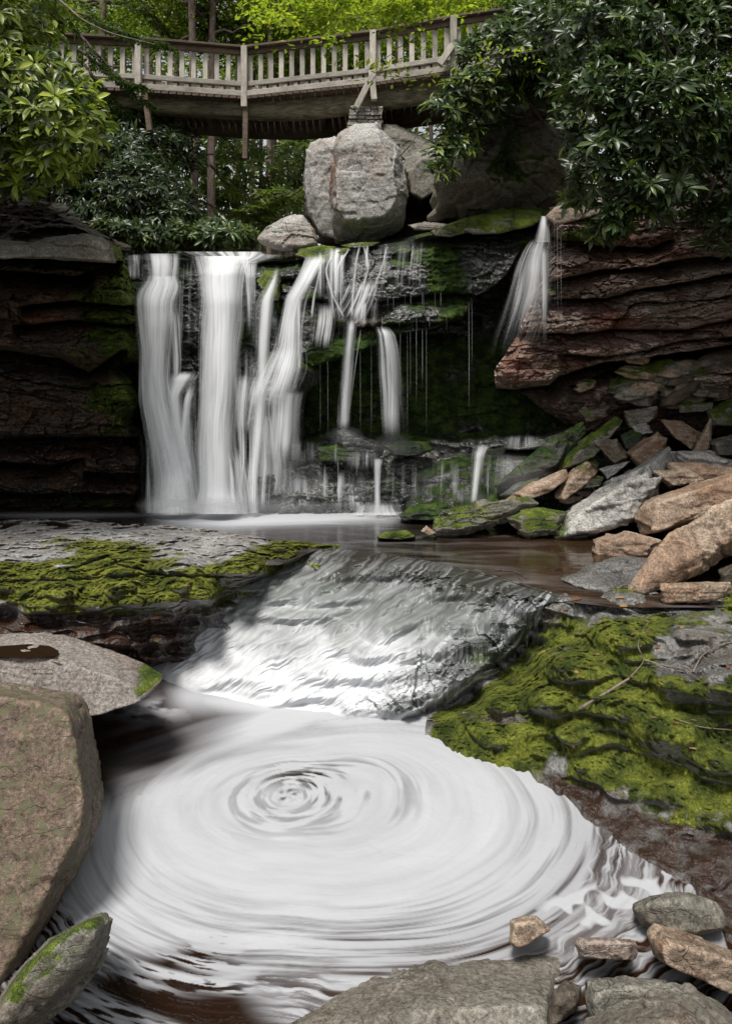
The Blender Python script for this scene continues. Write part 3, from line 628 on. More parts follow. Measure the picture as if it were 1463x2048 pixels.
for i, (ol, y0) in enumerate([([(1490, 1120), (1560, 1050), (1680, 1030), (1700, 1120), (1600, 1180), (1510, 1190)], 6.6), ([(1480, 960), (1540, 900), (1660, 880), (1700, 960), (1600, 1030), (1500, 1020)], 8.4), ([(1480, 850), (1560, 790), (1650, 800), (1640, 880), (1520, 890)], 9.6), ([(1560, 1230), (1640, 1190), (1760, 1200), (1780, 1280), (1640, 1300)], 5.9)]):
    rock('boulder', ol, y0, ['brown angular block just outside the right end of the heap, beside the leaning slab', 'grey angular block at the outer right side of the stone heap', 'mossy block at the upper outer side of the stone heap', 'brown block on the moss bank behind the dry twigs'][i], ['tan', 'grey', 'grey', 'tan'][i], seed=280 + i, cuts=6, moss=[.0, .2, .6, .1][i], strata=.3)
rgp = random.Random(9)
for i in range(50):
    x = rgp.uniform(1130, 1470); yb_ = rgp.uniform(max(745, 985 - (x - 1130) * 1.1), min(1000, 1060 - (x - 1130) * .1)) if i < 24 else (rgp.uniform(760, 850) if i < 34 else rgp.uniform(712, 790))
    if i >= 34: x = rgp.uniform(1210, 1480)
    w_, h_ = (rgp.uniform(16, 46), rgp.uniform(9, 22)) if i < 34 else (rgp.uniform(40, 90), rgp.uniform(16, 32)); a_ = rgp.uniform(-.6, .3)
    ol = [(x + w_ * (math.cos(a_) * u - .5 * math.sin(a_) * v * h_ / w_), yb_ + w_ * math.sin(a_) * u + h_ * v) for u, v in ((-.55, .1), (-.3, -.4), (.2, -.5), (.55, -.15), (.45, .35), (-.2, .5))]
    rock('stone', ol, float(yp(yb_)) + (.22 if i < 34 else -.25), 'small broken stone filling a gap in the heap right of the falls', rgp.choice(['tan', 'grey', 'brown', 'grey']), seed=300 + i, sub=4, cuts=5, rough=.05, strata=.3, rust=rgp.choice([0, .3]), moss=rgp.choice([0, .2, .6]), group='small stones in the gaps of the heap')
def s_(seq, sc, ox, oy): return [(ox + a / sc, oy + b / sc) for a, b in seq]
rock('rock_slab', [(1120, 1158), (1180, 1128), (1250, 1112), (1320, 1118), (1330, 1160), (1260, 1176), (1160, 1178)], 6.95, 'low flat wet silvery slab in the shallows behind the leaning brown slab', 'slab', seed=75, lean=4.0, thick=.3, bulge=.02, shrink=.85, wet=.9, cuts=3, rough=.05)
# left foreground boulders
def lmossnose(Q, n):
    return .95 * ss(-2.0, -1.75, Q[:, 0]) * ss(.1, .5, n[:, 2])
rock('boulder', [(-260, 1300), (-100, 1280), (0, 1272), (55, 1264), (110, 1270), (160, 1284), (240, 1310), (290, 1330), (318, 1352), (312, 1366), (240, 1385), (160, 1410), (0, 1440), (-260, 1440)], 5.35,
     'flat-topped grey boulder with a mossy nose reaching over the pool', 'grey_pink', facet=.5, lean=1.0, thick=.7, ridge=(0, .22), bulge=.10, shrink=.86, sub=7, seed=61, rough=.012, cuts=0,
     mossfn=lambda Q, n: .9 * ss(-2.05, -1.75, Q[:, 0] + .25 * (Q[:, 1] - 5.6)) * ss(.2, .6, n[:, 2]) - .1, cat='boulder')
rock('boulder', [(-240, 1400), (-100, 1375), (0, 1372), (60, 1378), (110, 1385), (160, 1400), (172, 1420), (176, 1475), (192, 1540), (203, 1600), (198, 1640), (170, 1710), (120, 1800), (90, 1850), (20, 1975), (-60, 2060), (-240, 2060)], 3.5,
     'huge smooth pinkish boulder with olive stained lower half beside the whirl', 'pink', facet=.6, lean=.85, thick=1.2, ridge=(-.05, .0), bulge=.05, shrink=.92, lichfn=lambda Q: .75 * ss(2.0, 1.0, Q[:, 2]), sub=7, seed=62, rough=.022, cuts=0,
     mossfn=lambda Q, n: .26 * ss(2.0, 1.2, Q[:, 2]), crease=.02, lich=.25, cat='boulder')
rock('boulder', [(0, 1995), (40, 1940), (90, 1885), (150, 1850), (195, 1825), (214, 1822), (228, 1838), (222, 1860), (208, 1900), (190, 1935), (140, 1985), (60, 2050), (-30, 2140), (-60, 2100)], 2.95,
     'long pointed grey stone with a yellow lichen crest, in front of the huge boulder', 'grey', lean=.5, thick=.45, ridge=(.02, -.06), bulge=.35, shrink=.7, sub=6, seed=63, rough=.03, cuts=4, lich=.35, moss=.1, mossfn=lambda Q, n: .35 * ss(.25, .45, Q[:, 2]) * ss(.2, .7, n[:, 2]), cat='boulder')
# foreground right of centre
rock('boulder', [(250, 2130), (350, 2072), (450, 2030), (590, 1972), (710, 1926), (800, 1903), (860, 1912), (920, 1912), (1000, 1903), (1090, 1890), (1120, 1900), (1122, 1925), (1105, 1975), (1075, 2060), (1060, 2160), (300, 2200)], 3.12,
     'broad flat brown-grey boulder at the bottom of the frame, front centre', 'grey', lean=1.1, thick=.5, ridge=(0, .35), bulge=.05, shrink=.9, sub=7, facet=.45, seed=64, rough=.03, cuts=0, moss=.15, rust=.12, cat='boulder')
rock('boulder', [(1018, 1885), (1022, 1840), (1050, 1833), (1072, 1832), (1102, 1860), (1060, 1885), (1030, 1895)], 3.7, 'small pale angular stone poking out of the foam', 'tan', seed=65, cuts=2, thick=.15, lich=.3)
rock('boulder', [(1148, 1890), (1155, 1876), (1215, 1876), (1272, 1882), (1270, 1912), (1262, 1920), (1160, 1918)], 3.55, 'wet purple-brown block lying in the foam', 'red', seed=66, cuts=1, thick=.18, wet=.7)
rock('boulder', [(1262, 1815), (1285, 1800), (1340, 1788), (1380, 1786), (1420, 1800), (1442, 1830), (1438, 1856), (1395, 1868), (1320, 1865), (1280, 1845)], 3.85, 'dark olive rounded stone beside the white foam patch', 'grey', seed=67, cuts=3, thick=.4, moss=.3, lich=.2, ridge=(0, .05))
rock('boulder', [(1296, 1868), (1312, 1850), (1360, 1862), (1420, 1885), (1480, 1905), (1560, 1950), (1530, 2010), (1463, 1985), (1380, 1945), (1310, 1912)], 3.4, 'long tan stone slanting out of the frame at lower right', 'tan', seed=68, cuts=2, thick=.35, sub=6, ridge=(0, .1))
rock('boulder', [(1172, 2048), (1230, 2010), (1300, 1975), (1345, 1962), (1400, 1985), (1520, 2060), (1540, 2200), (1180, 2200)], 2.85, 'brown-grey peaked stone at the bottom right corner', 'grey', seed=69, cuts=2, thick=.4, sub=6, rust=.2, lean=.8, ridge=(0, .2))
rock('boulder', [(1168, 1990), (1175, 1962), (1250, 1955), (1330, 1960), (1340, 1975), (1250, 2030), (1180, 2060)], 3.2, 'submerged olive stone behind the peaked one', 'grey', seed=70, cuts=2, thick=.3, moss=.3)
rock('boulder', [(1105, 1985), (1130, 1965), (1160, 1975), (1158, 2000), (1110, 2040), (1095, 2060)], 3.15, 'small dark stone wedged beside the broad front boulder', 'brown', seed=71, cuts=2, thick=.3)
# ================================================================ cliffs
def strata(V, n, seed, tilt=(0, 0), blockw=1.2, warp=.35):
    """blocky bedding: offset -.5...5 per block, plus groove 0..1 at the joints"""
    X, Z = V[..., 0], V[..., 2]
    w = fbm(X * .7, Z * .9, seed * 1.7, 4, seed) * warp
    q = (Z + tilt[0] * X + w) * n
    k = np.floor(q); fr = q - k
    # uneven layers: merge some
    bx = X / blockw + hash1(k, seed) * 7 + .25 * fbm(X * 2, Z * 2, 0, 2, seed + 3)
    kb = np.floor(bx); fb = bx - kb
    off = hash1(k * 57 + kb, seed + 1) - .5 + .8 * (hash1(k, seed + 2) - .5)
    gv = np.exp(-(np.minimum(fr, 1 - fr) / .07) ** 2); gh = np.exp(-(np.minimum(fb, 1 - fb) * blockw / .03) ** 2)
    return off, np.maximum(gv, .6 * gh), fr

def cliff(name, PX, PY, Yb, mat, mossf, rustf, wetf, lichf, label, str1=(2.2, .35, 1.6), str2=(7, .10, .6), tilt=(0, 0), seed=1, lump=.12, skirt=1.5, kind='structure', strmask=1, fac=(.18, .07), flat=False):
    V = P(PX, PY, Yb)
    o1, g1, f1 = strata(V, str1[0], seed, tilt, str1[2]); o2, g2, f2 = strata(V, str2[0], seed + 30, tilt, str2[2], .25)
    X, Y, Z = V[..., 0], V[..., 1], V[..., 2]
    d = strmask * (o1 * str1[1] + g1 * str1[1] * .35 + o2 * str2[1] + g2 * str2[1] * .5)
    d = d + fac[0] * facets(X * 1.5, Y, Z * 3.2 + .3 * X * tilt[0], seed) + fac[1] * facets(X * 4.5, Y * 3, Z * 9, seed + 1) + fac[1] * .4 * facets(X * 12, Y * 8, Z * 22, seed + 2)
    d = d + lump * .5 * fbm(X * 1.2, Y * .8, Z * 2.2, 5, seed + 50) + .05 * fbm(X * 5, Y * 3, Z * 9, 4, seed + 51, ridged=True) + .02 * fbm(X * 18, Y * 9, Z * 26, 3, seed + 52)
    V = P(PX, PY, Yb + d)
    N = gnormals(V)
    o = gridmesh(name, V, mat, rgba(mossf(PX, PY, V, N), rustf(PX, PY, V), lichf(PX, PY, V), wetf(PX, PY, V)),
                 skirt=lambda q: (q - np.array((0, 0, CZ))) * (1 + skirt / 11) + np.array((0, 0, CZ)))
    if flat: o.data.polygons.foreach_set('use_smooth', np.zeros(len(o.data.polygons), bool))
    tag(o, label, kind=kind) if kind == 'structure' else tag(o, label, 'cliff')
    return o, V
def layers(PX, PY, lines, setb, groove=.35, gw=5, round_=.12):
    """traced crack lines; returns depth offset: each layer set back by setb[i], deep groove just under each line"""
    d = np.zeros_like(PX); idx = np.zeros_like(PX)
    wob = 5 * fbm(PX * .02, PY * .02, 0, 4, 88)
    for i, (pts, x0, x1) in enumerate(lines):
        yl = np.interp(PX, *zip(*pts)) + wob
        on = ss(x0 - 8, x0 + 8, PX) * (1 - ss(x1 - 8, x1 + 8, PX))
        dd = PY - yl
        below = ss(-1.5, 1.5, dd)
        d += on * below * (setb[i])
        d += on * groove * below * np.exp(-np.clip(dd, 0, None) / (gw * 2.4))
        d -= on * round_ * np.exp(-((dd + 16) / 20.0) ** 2)
        d += on * round_ * 1.2 * np.exp(-np.clip(-dd, 0, None) / 3.0) * (dd < 0)
        d -= on * setb[i] * .9 * ss(0, 60, dd)
    return d

# ---- centre: the ledge the water falls over, its cave and the wet tiers under it
lip = curve([(200, 500), (240, 503), (300, 506), (350, 508), (400, 520), (480, 512), (560, 518), (600, 506), (650, 494), (700, 488), (800, 476), (870, 462), (960, 448), (1080, 436), (1160, 430)])
ob = curve([(560, 745), (600, 720), (625, 732), (700, 712), (750, 690), (800, 668), (870, 658), (900, 640), (925, 636), (950, 596), (975, 580), (1010, 555), (1040, 505), (1070, 478), (1100, 470), (1160, 470)])
def centre():
    xs = np.arange(205, 1165, 2.0); n = 300
    s, t = np.broadcast_arrays(xs[None, :], np.linspace(0, 1, n)[:, None])
    top = lip(s) + 3 * perlin(s * .03, 0, 0, 4); PX = s; PY = top + (1032 - top) * t
    d = PY - top
    Y = 11.55 + 1.5 * np.exp(-d / 14) + .5 * np.exp(-d / 60) - .15 * ss(40, 130, d)
    # horizontal ledges on the upper face (right of centre)
    Y += layers(PX, PY, [([(540, 600), (640, 600), (720, 612), (800, 596), (870, 588), (960, 590)], 560, 1000), ([(600, 650), (700, 655), (800, 648), (880, 644), (940, 632)], 640, 960), ([(780, 668), (860, 672), (900, 668)], 760, 910), ([(520, 560), (620, 560)], 500, 640)], [.22, .25, .2, .1], .3, 3, .08)
    wob = 8 * fbm(PX * .015, 0, 0, 3, 15) + 3 * fbm(PX * .08, 0, 0, 2, 16)
    cav = ss(-3, 5, PY - ob(PX) - wob) * ss(572, 596, PX + .0 * PY)
    Y += cav * 1.9
    # left part behind the tall falls hollows gently
    Y += .45 * gs(PX, PY, 375, 640, 26, 150) + .25 * gs(PX, PY, 520, 650, 30, 110)
    Y += -.35 * gs(PX, PY, 365, 850, 40, 60)
    # lower tiers
    Tm = ss(-6, 6, PY - (874 + 40 * fbm(PX * .008, 3, 0, 4, 71) - 10 * gs(PX, PY, 700, 870, 60, 99))) * ss(500, 590, PX); Y = Y * (1 - Tm) + (12.6 - (PY - 868) / 155.0 * .5) * Tm
    tiers = [(878, .10), (900, .30), (926, .35), (958, .3), (990, .3)]
    for i, (yy, st) in enumerate(tiers):
        yl = yy + 34 * fbm(PX * .008, i, 0, 4, 77) + 6 * np.round(perlin(PX * .02, i * 3, 0, 78) * 3) - .02 * (PX - 700) * 0
        Y -= ss(470, 540, PX) * st * ss(-4, 4, PY - yl) * (1 if i else ss(560, 640, PX))
    Y -= ss(500, 560, 1070 - 0 * PX) * 0
    Y = np.where(PX > 950, Y + 0, Y)
    Y += 1.3 * (1 - ss(262, 300, PX)) * ss(515, 560, PY)
    base = 11.05 + 1.2 * (1 - ss(262, 300, PX))
    Y = Y + (base - Y) * ss(960, 1026, PY) * .85
    def moss(px, py, V, N):
        n = fbm(V[..., 0] * 1.6, V[..., 1], V[..., 2] * 2.0, 4, 91)
        m = .30 + n * .7
        m += .7 * gs(px, py, 890, 540, 60, 65) + .4 * gs(px, py, 880, 610, 80, 22) + .5 * gs(px, py, 720, 570, 80, 18) * 0 + .4 * gs(px, py, 545, 570, 20, 30) + .4 * gs(px, py, 620, 530, 30, 14) + .5 * gs(px, py, 800, 520, 18, 35)
        m -= .35 * gs(px, py, 720, 560, 90, 60) + .7 * gs(px, py, 960, 520, 45, 50) + .5 * gs(px, py, 820, 560, 30, 25)
        m -= .12 * ss(860, 900, py) - .55 * ss(560, 640, px) * ss(660, 700, py) * (1 - ss(860, 890, py))
        m += .25 * ss(960, 1060, px) * (1 - ss(560, 600, py))
        return np.clip(m, 0, .95)
    rust = lambda px, py, V: np.clip(.9 * gs(px, py, 700, 650, 70, 14) + .5 * gs(px, py, 740, 860, 60, 30) + .25 * fbm(V[..., 0], 0, V[..., 2], 3, 44), 0, 1)
    lich = lambda px, py, V: .45 * ss(865, 885, py) * ss(500, 560, px)  # lichen channel paints a grey-green sheen here, brightening the dim lower tiers
    return cliff('waterfall_cliff', PX, PY, Y, M['wet'], moss, rust, lambda px, py, V: .95 - .3 * gs(px, py, 890, 540, 60, 65), lich, 'dark wet cliff with bright moss patches that the water falls over',
                 str1=(2.3, .08, 1.1), str2=(6.3, .03, .5), seed=3, lump=.16, tilt=(-.05, 0))
centre()

# ---- left cliff
def left():
    xs = np.linspace(0, 1, 290)[None, :]; n = 330
    t = np.linspace(0, 1, n)[:, None]; s, t = np.broadcast_arrays(xs, t)
    yy = 395 + (1034 - 395) * t
    xr = np.interp(yy, [395, 430, 470, 480, 500, 520, 560, 600, 640, 700, 720, 740, 764, 800, 842, 860, 900, 950, 1034], [110, 150, 205, 222, 240, 248, 262, 276, 277, 276, 275, 240, 262, 278, 262, 275, 290, 300, 305])
    xr = xr + 4 * fbm(0, yy * .05, 0, 3, 3)
    PX = -320 + (xr + 320) * s; PY = yy + 14 * fbm(PX * .006, 0, 0, 2, 2) * (1 - t)
    PY = PY + (1 - ss(0, .12, t)) * np.interp(PX, [-320, 0, 100, 150, 230], [-60, 0, 8, 10, 0]) * 1
    Y = np.interp(PY, [395, 470, 520, 560, 690, 730, 850, 1034], [10.5, 10.05, 9.75, 9.9, 10.3, 10.9, 11.1, 11.15])
    Y = Y + .9 * ss(.93, 1.0, s) ** 2
    Y += layers(PX, PY, [([(-320, 500), (0, 500), (90, 508), (225, 524)], -320, 240), ([(-320, 545), (0, 540), (150, 552), (180, 545)], -320, 185), ([(-320, 640), (60, 610), (150, 600), (260, 612)], 40, 268), ([(60, 650), (140, 640), (260, 650)], 30, 270), ([(-320, 690), (20, 700), (120, 718), (180, 745), (240, 700)], -320, 250), ([(-100, 880), (270, 872)], -320, 282), ([(0, 925), (100, 930), (160, 918)], -20, 165), ([(190, 945), (300, 950)], 170, 300), ([(-320, 980), (290, 990)], -320, 300)],
                [.5, .8, .4, .35, .9, .5, .5, .5, .5], .7, 6, .16)
    Y -= .55 * gs(PX, PY, 250, 800, 45, 36)
    def moss(px, py, V, N):
        n = fbm(V[..., 0] * 1.6, V[..., 1], V[..., 2] * 2.6, 4, 92)
        m = .08 + n * .6 + 1.0 * gs(px, py, 250, 590, 45, 120) + .45 * gs(px, py, 190, 640, 60, 80) + 1.0 * gs(px, py, 245, 800, 55, 55) + .45 * gs(px, py, 200, 1000, 130, 22) + .8 * gs(px, py, 255, 720, 30, 30) + .3 * gs(px, py, 210, 870, 30, 10) + .25 * gs(px, py, 90, 700, 90, 16)
        return np.clip(m, 0, 1)
    lich = lambda px, py, V: .12 * (1 - ss(490, 540, py))
    rust = lambda px, py, V: np.clip(.7 * gs(px, py, 70, 640, 40, 14) + .5 * gs(px, py, 180, 660, 40, 16) + .2 + .5 * fbm(V[..., 0] * 1.3, 0, V[..., 2] * 2, 3, 46) - .6 * (1 - ss(500, 560, py)), 0, 1)
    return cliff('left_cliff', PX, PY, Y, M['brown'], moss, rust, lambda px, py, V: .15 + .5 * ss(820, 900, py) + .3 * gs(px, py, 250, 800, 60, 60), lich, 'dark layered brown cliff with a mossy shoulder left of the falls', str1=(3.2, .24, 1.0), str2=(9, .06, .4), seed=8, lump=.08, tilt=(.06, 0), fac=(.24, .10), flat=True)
left()
# pale cap slabs on the left cliff
GL = 'grey slabs capping the left cliff'
rock('rock_slab', [(20, 515), (60, 490), (110, 476), (170, 468), (200, 474), (224, 500), (226, 524), (180, 520), (120, 512), (60, 512)], 8.95, 'big rounded grey slab on top of the left cliff', 'grey', seed=81, sub=6, cuts=3, lean=.5, strata=.6, ridge=(.05, .05), bulge=.5, thick=1.0, rough=.035, group=GL, moss=.12)
rock('rock_slab', [(-80, 500), (-20, 482), (60, 488), (100, 500), (60, 512), (-40, 515)], 8.85, 'low greenish grey slab at the left end of the big rounded one', 'grey', seed=82, cuts=3, lean=1.0, strata=.6, ridge=(0, .15), thick=.8, group=GL, moss=.25)
rock('rock_slab', [(118, 446), (140, 432), (158, 436), (164, 452), (150, 458), (124, 456)], 10.6, 'small grey slab above the big rounded one', 'grey', seed=83, cuts=3, lean=.8, strata=.5, thick=.5, group=GL)
rock('rock_slab', [(60, 425), (90, 408), (130, 410), (150, 425), (130, 434), (80, 436)], 10.9, 'topmost grey slab under the left bush', 'grey', seed=84, cuts=3, lean=.8, strata=.5, thick=.5, group=GL)
rock('rock_slab', [(190, 480), (215, 476), (260, 492), (262, 502), (228, 500), (200, 492)], 11.2, 'narrow brown slab pointing at the lip of the falls', 'brown', seed=85, cuts=2, lean=.8, strata=.5, thick=.8, group=GL)
rock('rock_slab', [(225, 510), (238, 500), (256, 504), (255, 514), (232, 516)], 11.3, 'little green mossy slab beside the first thread of water', 'wet', seed=86, cuts=2, moss=.8, thick=.5, group=GL)
rock('rock_slab', [(252, 566), (258, 561), (290, 566), (292, 580), (254, 578)], 11.1, 'small green ledge under the first step of the tall falls', 'wet', seed=87, cuts=1, moss=.8, thick=.6, group=GL)

# ---- right cliff
def right():
    PXs = np.linspace(0, 1, 400)[None, :]; t = np.linspace(0, 1, 270)[:, None]
    s, t = np.broadcast_arrays(PXs, t)
    yy = 395 + (870 - 395) * t
    xl = np.interp(yy, [395, 440, 470, 500, 560, 590, 620, 660, 700, 740, 780, 800, 870], [1090, 1092, 1098, 1092, 1085, 1058, 1052, 1040, 1015, 988, 990, 1060, 1160]) + 4 * fbm(0, yy * .05, 3, 3, 31)
    PX = xl + (1900 - xl) * s; PY = yy + (1 - ss(0, .1, t)) * np.interp(PX, [1090, 1130, 1250, 1463, 1900], [42, 30, 12, -10, -60])
    Y = np.interp(PY, [395, 450, 560, 660, 720, 760, 870], [11.6, 11.0, 10.75, 10.85, 10.9, 11.1, 12.2]) + .7 * (1 - ss(0, .05, s)) ** 2
    Y -= ss(1300, 1600, PX) * .9
    Y += layers(PX, PY, [([(1100, 475), (1200, 492), (1300, 496), (1340, 478)], 1100, 1345), ([(1095, 566), (1130, 556), (1197, 539), (1290, 535), (1369, 517), (1463, 512)], 1092, 1900),
                         ([(1085, 600), (1212, 596), (1290, 576), (1369, 564), (1463, 545)], 1085, 1900), ([(1048, 666), (1134, 667), (1275, 658), (1369, 659), (1447, 642), (1600, 600)], 1030, 1900),
                         ([(1000, 712), (1142, 709), (1212, 713), (1290, 701), (1361, 681), (1447, 676)], 1120, 1900), ([(994, 778), (1056, 775), (1095, 768), (1119, 752), (1189, 728), (1290, 716), (1463, 690)], 985, 1900), ([(1150, 772), (1212, 742), (1260, 735)], 1140, 1280)],
                [.18, .42, .34, .26, .22, 1.6, .3], .5, 4, .10)
    def moss(px, py, V, N):
        n = fbm(V[..., 0] * 1.4, V[..., 1], V[..., 2] * 2.2, 4, 93)
        m = -.05 + n * .55 + .8 * gs(px, py, 1150, 470, 70, 26) + .6 * gs(px, py, 1105, 585, 40, 14) + .35 * gs(px, py, 1230, 530, 40, 20) + .3 * gs(px, py, 1080, 730, 80, 18) + .35 * gs(px, py, 1010, 740, 25, 60) + .3 * gs(px, py, 1250, 430, 100, 20)
        return np.clip(m + .35 * ss(760, 800, py), 0, 1)
    rust = lambda px, py, V: np.clip(.25 + .9 * fbm(V[..., 0] * .9, 0, V[..., 2] * .7, 4, 47) + .8 * gs(px, py, 1215, 640, 50, 26) + .5 * gs(px, py, 1240, 690, 40, 16) + .5 * gs(px, py, 1350, 500, 60, 30) + .4 * gs(px, py, 1120, 735, 50, 8), 0, 1)
    lich = lambda px, py, V: np.clip(.9 * gs(px, py, 1325, 628, 34, 26) + .65 * gs(px, py, 1145, 640, 34, 22), 0, 1)
    wet = lambda px, py, V: np.clip(.25 + .6 * gs(px, py, 1170, 590, 110, 20) + .6 * gs(px, py, 1110, 690, 50, 20) + .5 * gs(px, py, 1180, 510, 70, 20), 0, 1)
    return cliff('right_cliff', PX, PY, Y, M['red'], moss, rust, wet, lich, 'layered red-brown cliff right of the falls', str1=(1.6, .20, 1.3), str2=(6, .075, .8), seed=13, lump=.06, tilt=(-.14, 0), fac=(.26, .10), flat=True)
right()

# ---- back hollow of the cave at the right
def cave():
    PX, PY = np.meshgrid(np.arange(900, 1240, 4.0), np.arange(440, 1010, 4.0))
    Y = 13.7 - .9 * ss(820, 990, PY) + .3 * fbm(PX * .01, PY * .01, 0, 3, 9)
    Y = np.minimum(Y, np.interp(PY, [400, 868, 890, 930, 960, 1010], [99, 99, 12.9, 12.3, 11.7, 11.3]))
    cliff('cave_rock', PX, PY, Y, M['wet'], lambda px, py, V, N: .05 + .3 * gs(px, py, 1120, 840, 120, 30) + .3 * fbm(V[..., 0], 0, V[..., 2], 3, 5), lambda px, py, V: .0, lambda px, py, V: .8, lambda px, py, V: 0, 'dark hollow behind the right-hand thread of water', str1=(2.5, .2, 1.3), seed=23)
cave()
# stones of the wet apron at the right of the tiers
rock('rock_slab', [(820, 945), (870, 925), (940, 905), (1020, 893), (1100, 890), (1130, 900), (1085, 920), (1050, 960), (990, 985), (985, 1010), (900, 1020), (820, 1015)], 10.85, 'wide rounded wet slab the right-hand trickle runs down', 'wet', seed=91, sub=6, cuts=2, lean=1.1, thick=1.2, moss=.45, wet=.9, strata=.5, ridge=(0, .1), bulge=.2, shrink=.75, rough=.03)
rock('rock_slab', [(1000, 895), (1090, 868), (1150, 850), (1160, 862), (1110, 885), (1030, 902)], 11.3, 'flat wet stone above the rounded wet slab', 'wet', seed=92, cuts=2, lean=2, thick=.6, moss=.2, wet=.9)
rock('rock_slab', [(674, 862), (690, 857), (740, 878), (768, 892), (760, 906), (700, 905), (678, 895)], 11.3, 'dark wedge stone that splits the central thread of water', 'wet', seed=93, cuts=2, thick=.5, moss=.3, wet=.9, strata=.4)
rock('rock_slab', [(634, 895), (680, 890), (765, 896), (760, 912), (700, 925), (640, 922)], 11.25, 'flat dark stone below the dark wedge', 'wet', seed=94, cuts=2, thick=.5, moss=.35, wet=.9, strata=.4)
rock('rock_slab', [(775, 895), (800, 882), (850, 884), (868, 900), (830, 912), (780, 910)], 11.35, 'green stone right of the dark wedge', 'wet', seed=95, cuts=2, thick=.5, moss=.6, wet=.7)
rock('rock_slab', [(466, 770), (500, 728), (545, 700), (590, 700), (622, 722), (638, 748), (634, 768), (600, 785), (560, 808), (520, 850), (480, 890), (462, 880)], 11.15, 'sloping wet green slab that spreads the water into a veil', 'wet', seed=96, sub=6, cuts=1, lean=.5, thick=1.0, moss=.5, wet=.9, ridge=(-.05, -.05), bulge=.15, strata=.4)
rock('rock_slab', [(350, 750), (372, 742), (395, 752), (398, 800), (388, 870), (360, 900), (345, 850), (345, 790)], 11.05, 'narrow wet spur between the two tall falls', 'wet', seed=97, cuts=1, thick=.9, moss=.3, wet=.9)

# boulders on top of the falls
rock('boulder', [(615, 300), (622, 286), (650, 278), (676, 276), (690, 330), (694, 420), (690, 480), (640, 466), (618, 425), (612, 360)], 13.3, 'tall narrow left half of the split bridge boulder', 'pale', seed=101, sub=6, cuts=2, lean=.05, thick=1.5, ridge=(.05, -.05), rough=.03, bulge=.15, rust=.08, cat='boulder')
BP = [P(*q, 12.55) for q in [(676, 300), (700, 285), (760, 280), (782, 330), (790, 395), (765, 430), (735, 425), (690, 440), (674, 400)]] + [P(*q, 13.1) for q in [(662, 350), (665, 285), (684, 250), (752, 246), (798, 296), (812, 385), (808, 440), (662, 440)]] + [P(*q, 13.5) for q in [(672, 484), (748, 486), (800, 462)]] + [P(*q, 15.2) for q in [(670, 290), (690, 250), (750, 248), (800, 300), (806, 450), (672, 470)]]
rock_from_points('boulder', BP, M['pale'], label= 'huge pale cracked boulder with rust streak carrying the bridge pier', seed=102, sub=7, cuts=2, rough=.022, cat='boulder', lich=.3, strata=.15, sdir=(.6, -.3, .3), rustfn=lambda Q: 1.1 * np.exp(-((Q[:, 0] + .66 + .05 * np.sin(Q[:, 2] * 5)) / .05) ** 2) * ss(6.3, 6.9, Q[:, 2]) + .25 * ss(-.3, -.6, Q[:, 0]),
     mossfn=lambda Q, n: 0 * Q[:, 0])
rock('boulder', [(745, 250), (790, 252), (830, 270), (868, 285), (860, 330), (812, 320), (780, 290)], 14.2, 'rounded brown boulder wedged behind the huge pale one', 'grey', seed=103, sub=6, cuts=2, thick=1.2, cat='boulder', rough=.03)
rock('boulder', [(805, 330), (830, 298), (870, 290), (905, 300), (915, 340), (890, 370), (840, 400), (815, 385)], 13.6, 'olive grey boulder between the pale one and the leaning one', 'grey', seed=104, sub=6, cuts=2, thick=1.4, moss=.3, cat='boulder', rough=.03)
rock('boulder', [(612, 420), (640, 330), (700, 330), (900, 350), (960, 400), (960, 470), (850, 482), (700, 492), (640, 482)], 15.0, 'dark rock mass in the shade behind the boulders', 'brown', seed=105, sub=5, cuts=2, thick=2.5, cat='boulder')
rock('boulder', [(856, 405), (870, 380), (930, 310), (980, 255), (1040, 220), (1110, 200), (1170, 220), (1185, 330), (1150, 400), (1060, 425), (1000, 425), (955, 412), (905, 432), (868, 438)], 12.3, 'great leaning mossy boulder under the right-hand bush', 'grey', seed=106, sub=7, cuts=2, lean=.35, thick=2.4, ridge=(-.12, -.12), bulge=.35, shrink=.6, rough=.04, moss=.42, cat='boulder', strata=.3, sdir=(.7, 0, .7), lich=.25, facet=1.2)
rock('boulder', [(512, 478), (535, 452), (580, 432), (602, 430), (625, 455), (636, 492), (600, 500), (560, 500), (520, 488)], 12.7, 'pale angular boulder perched at the lip of the falls', 'pale', seed=107, sub=6, cuts=3, lean=.5, thick=.8, sharp=34, ridge=(.05, .0), bulge=.3, rough=.03, cat='boulder', strata=.2)
GM = 'mossy slabs along the lip of the cliff'
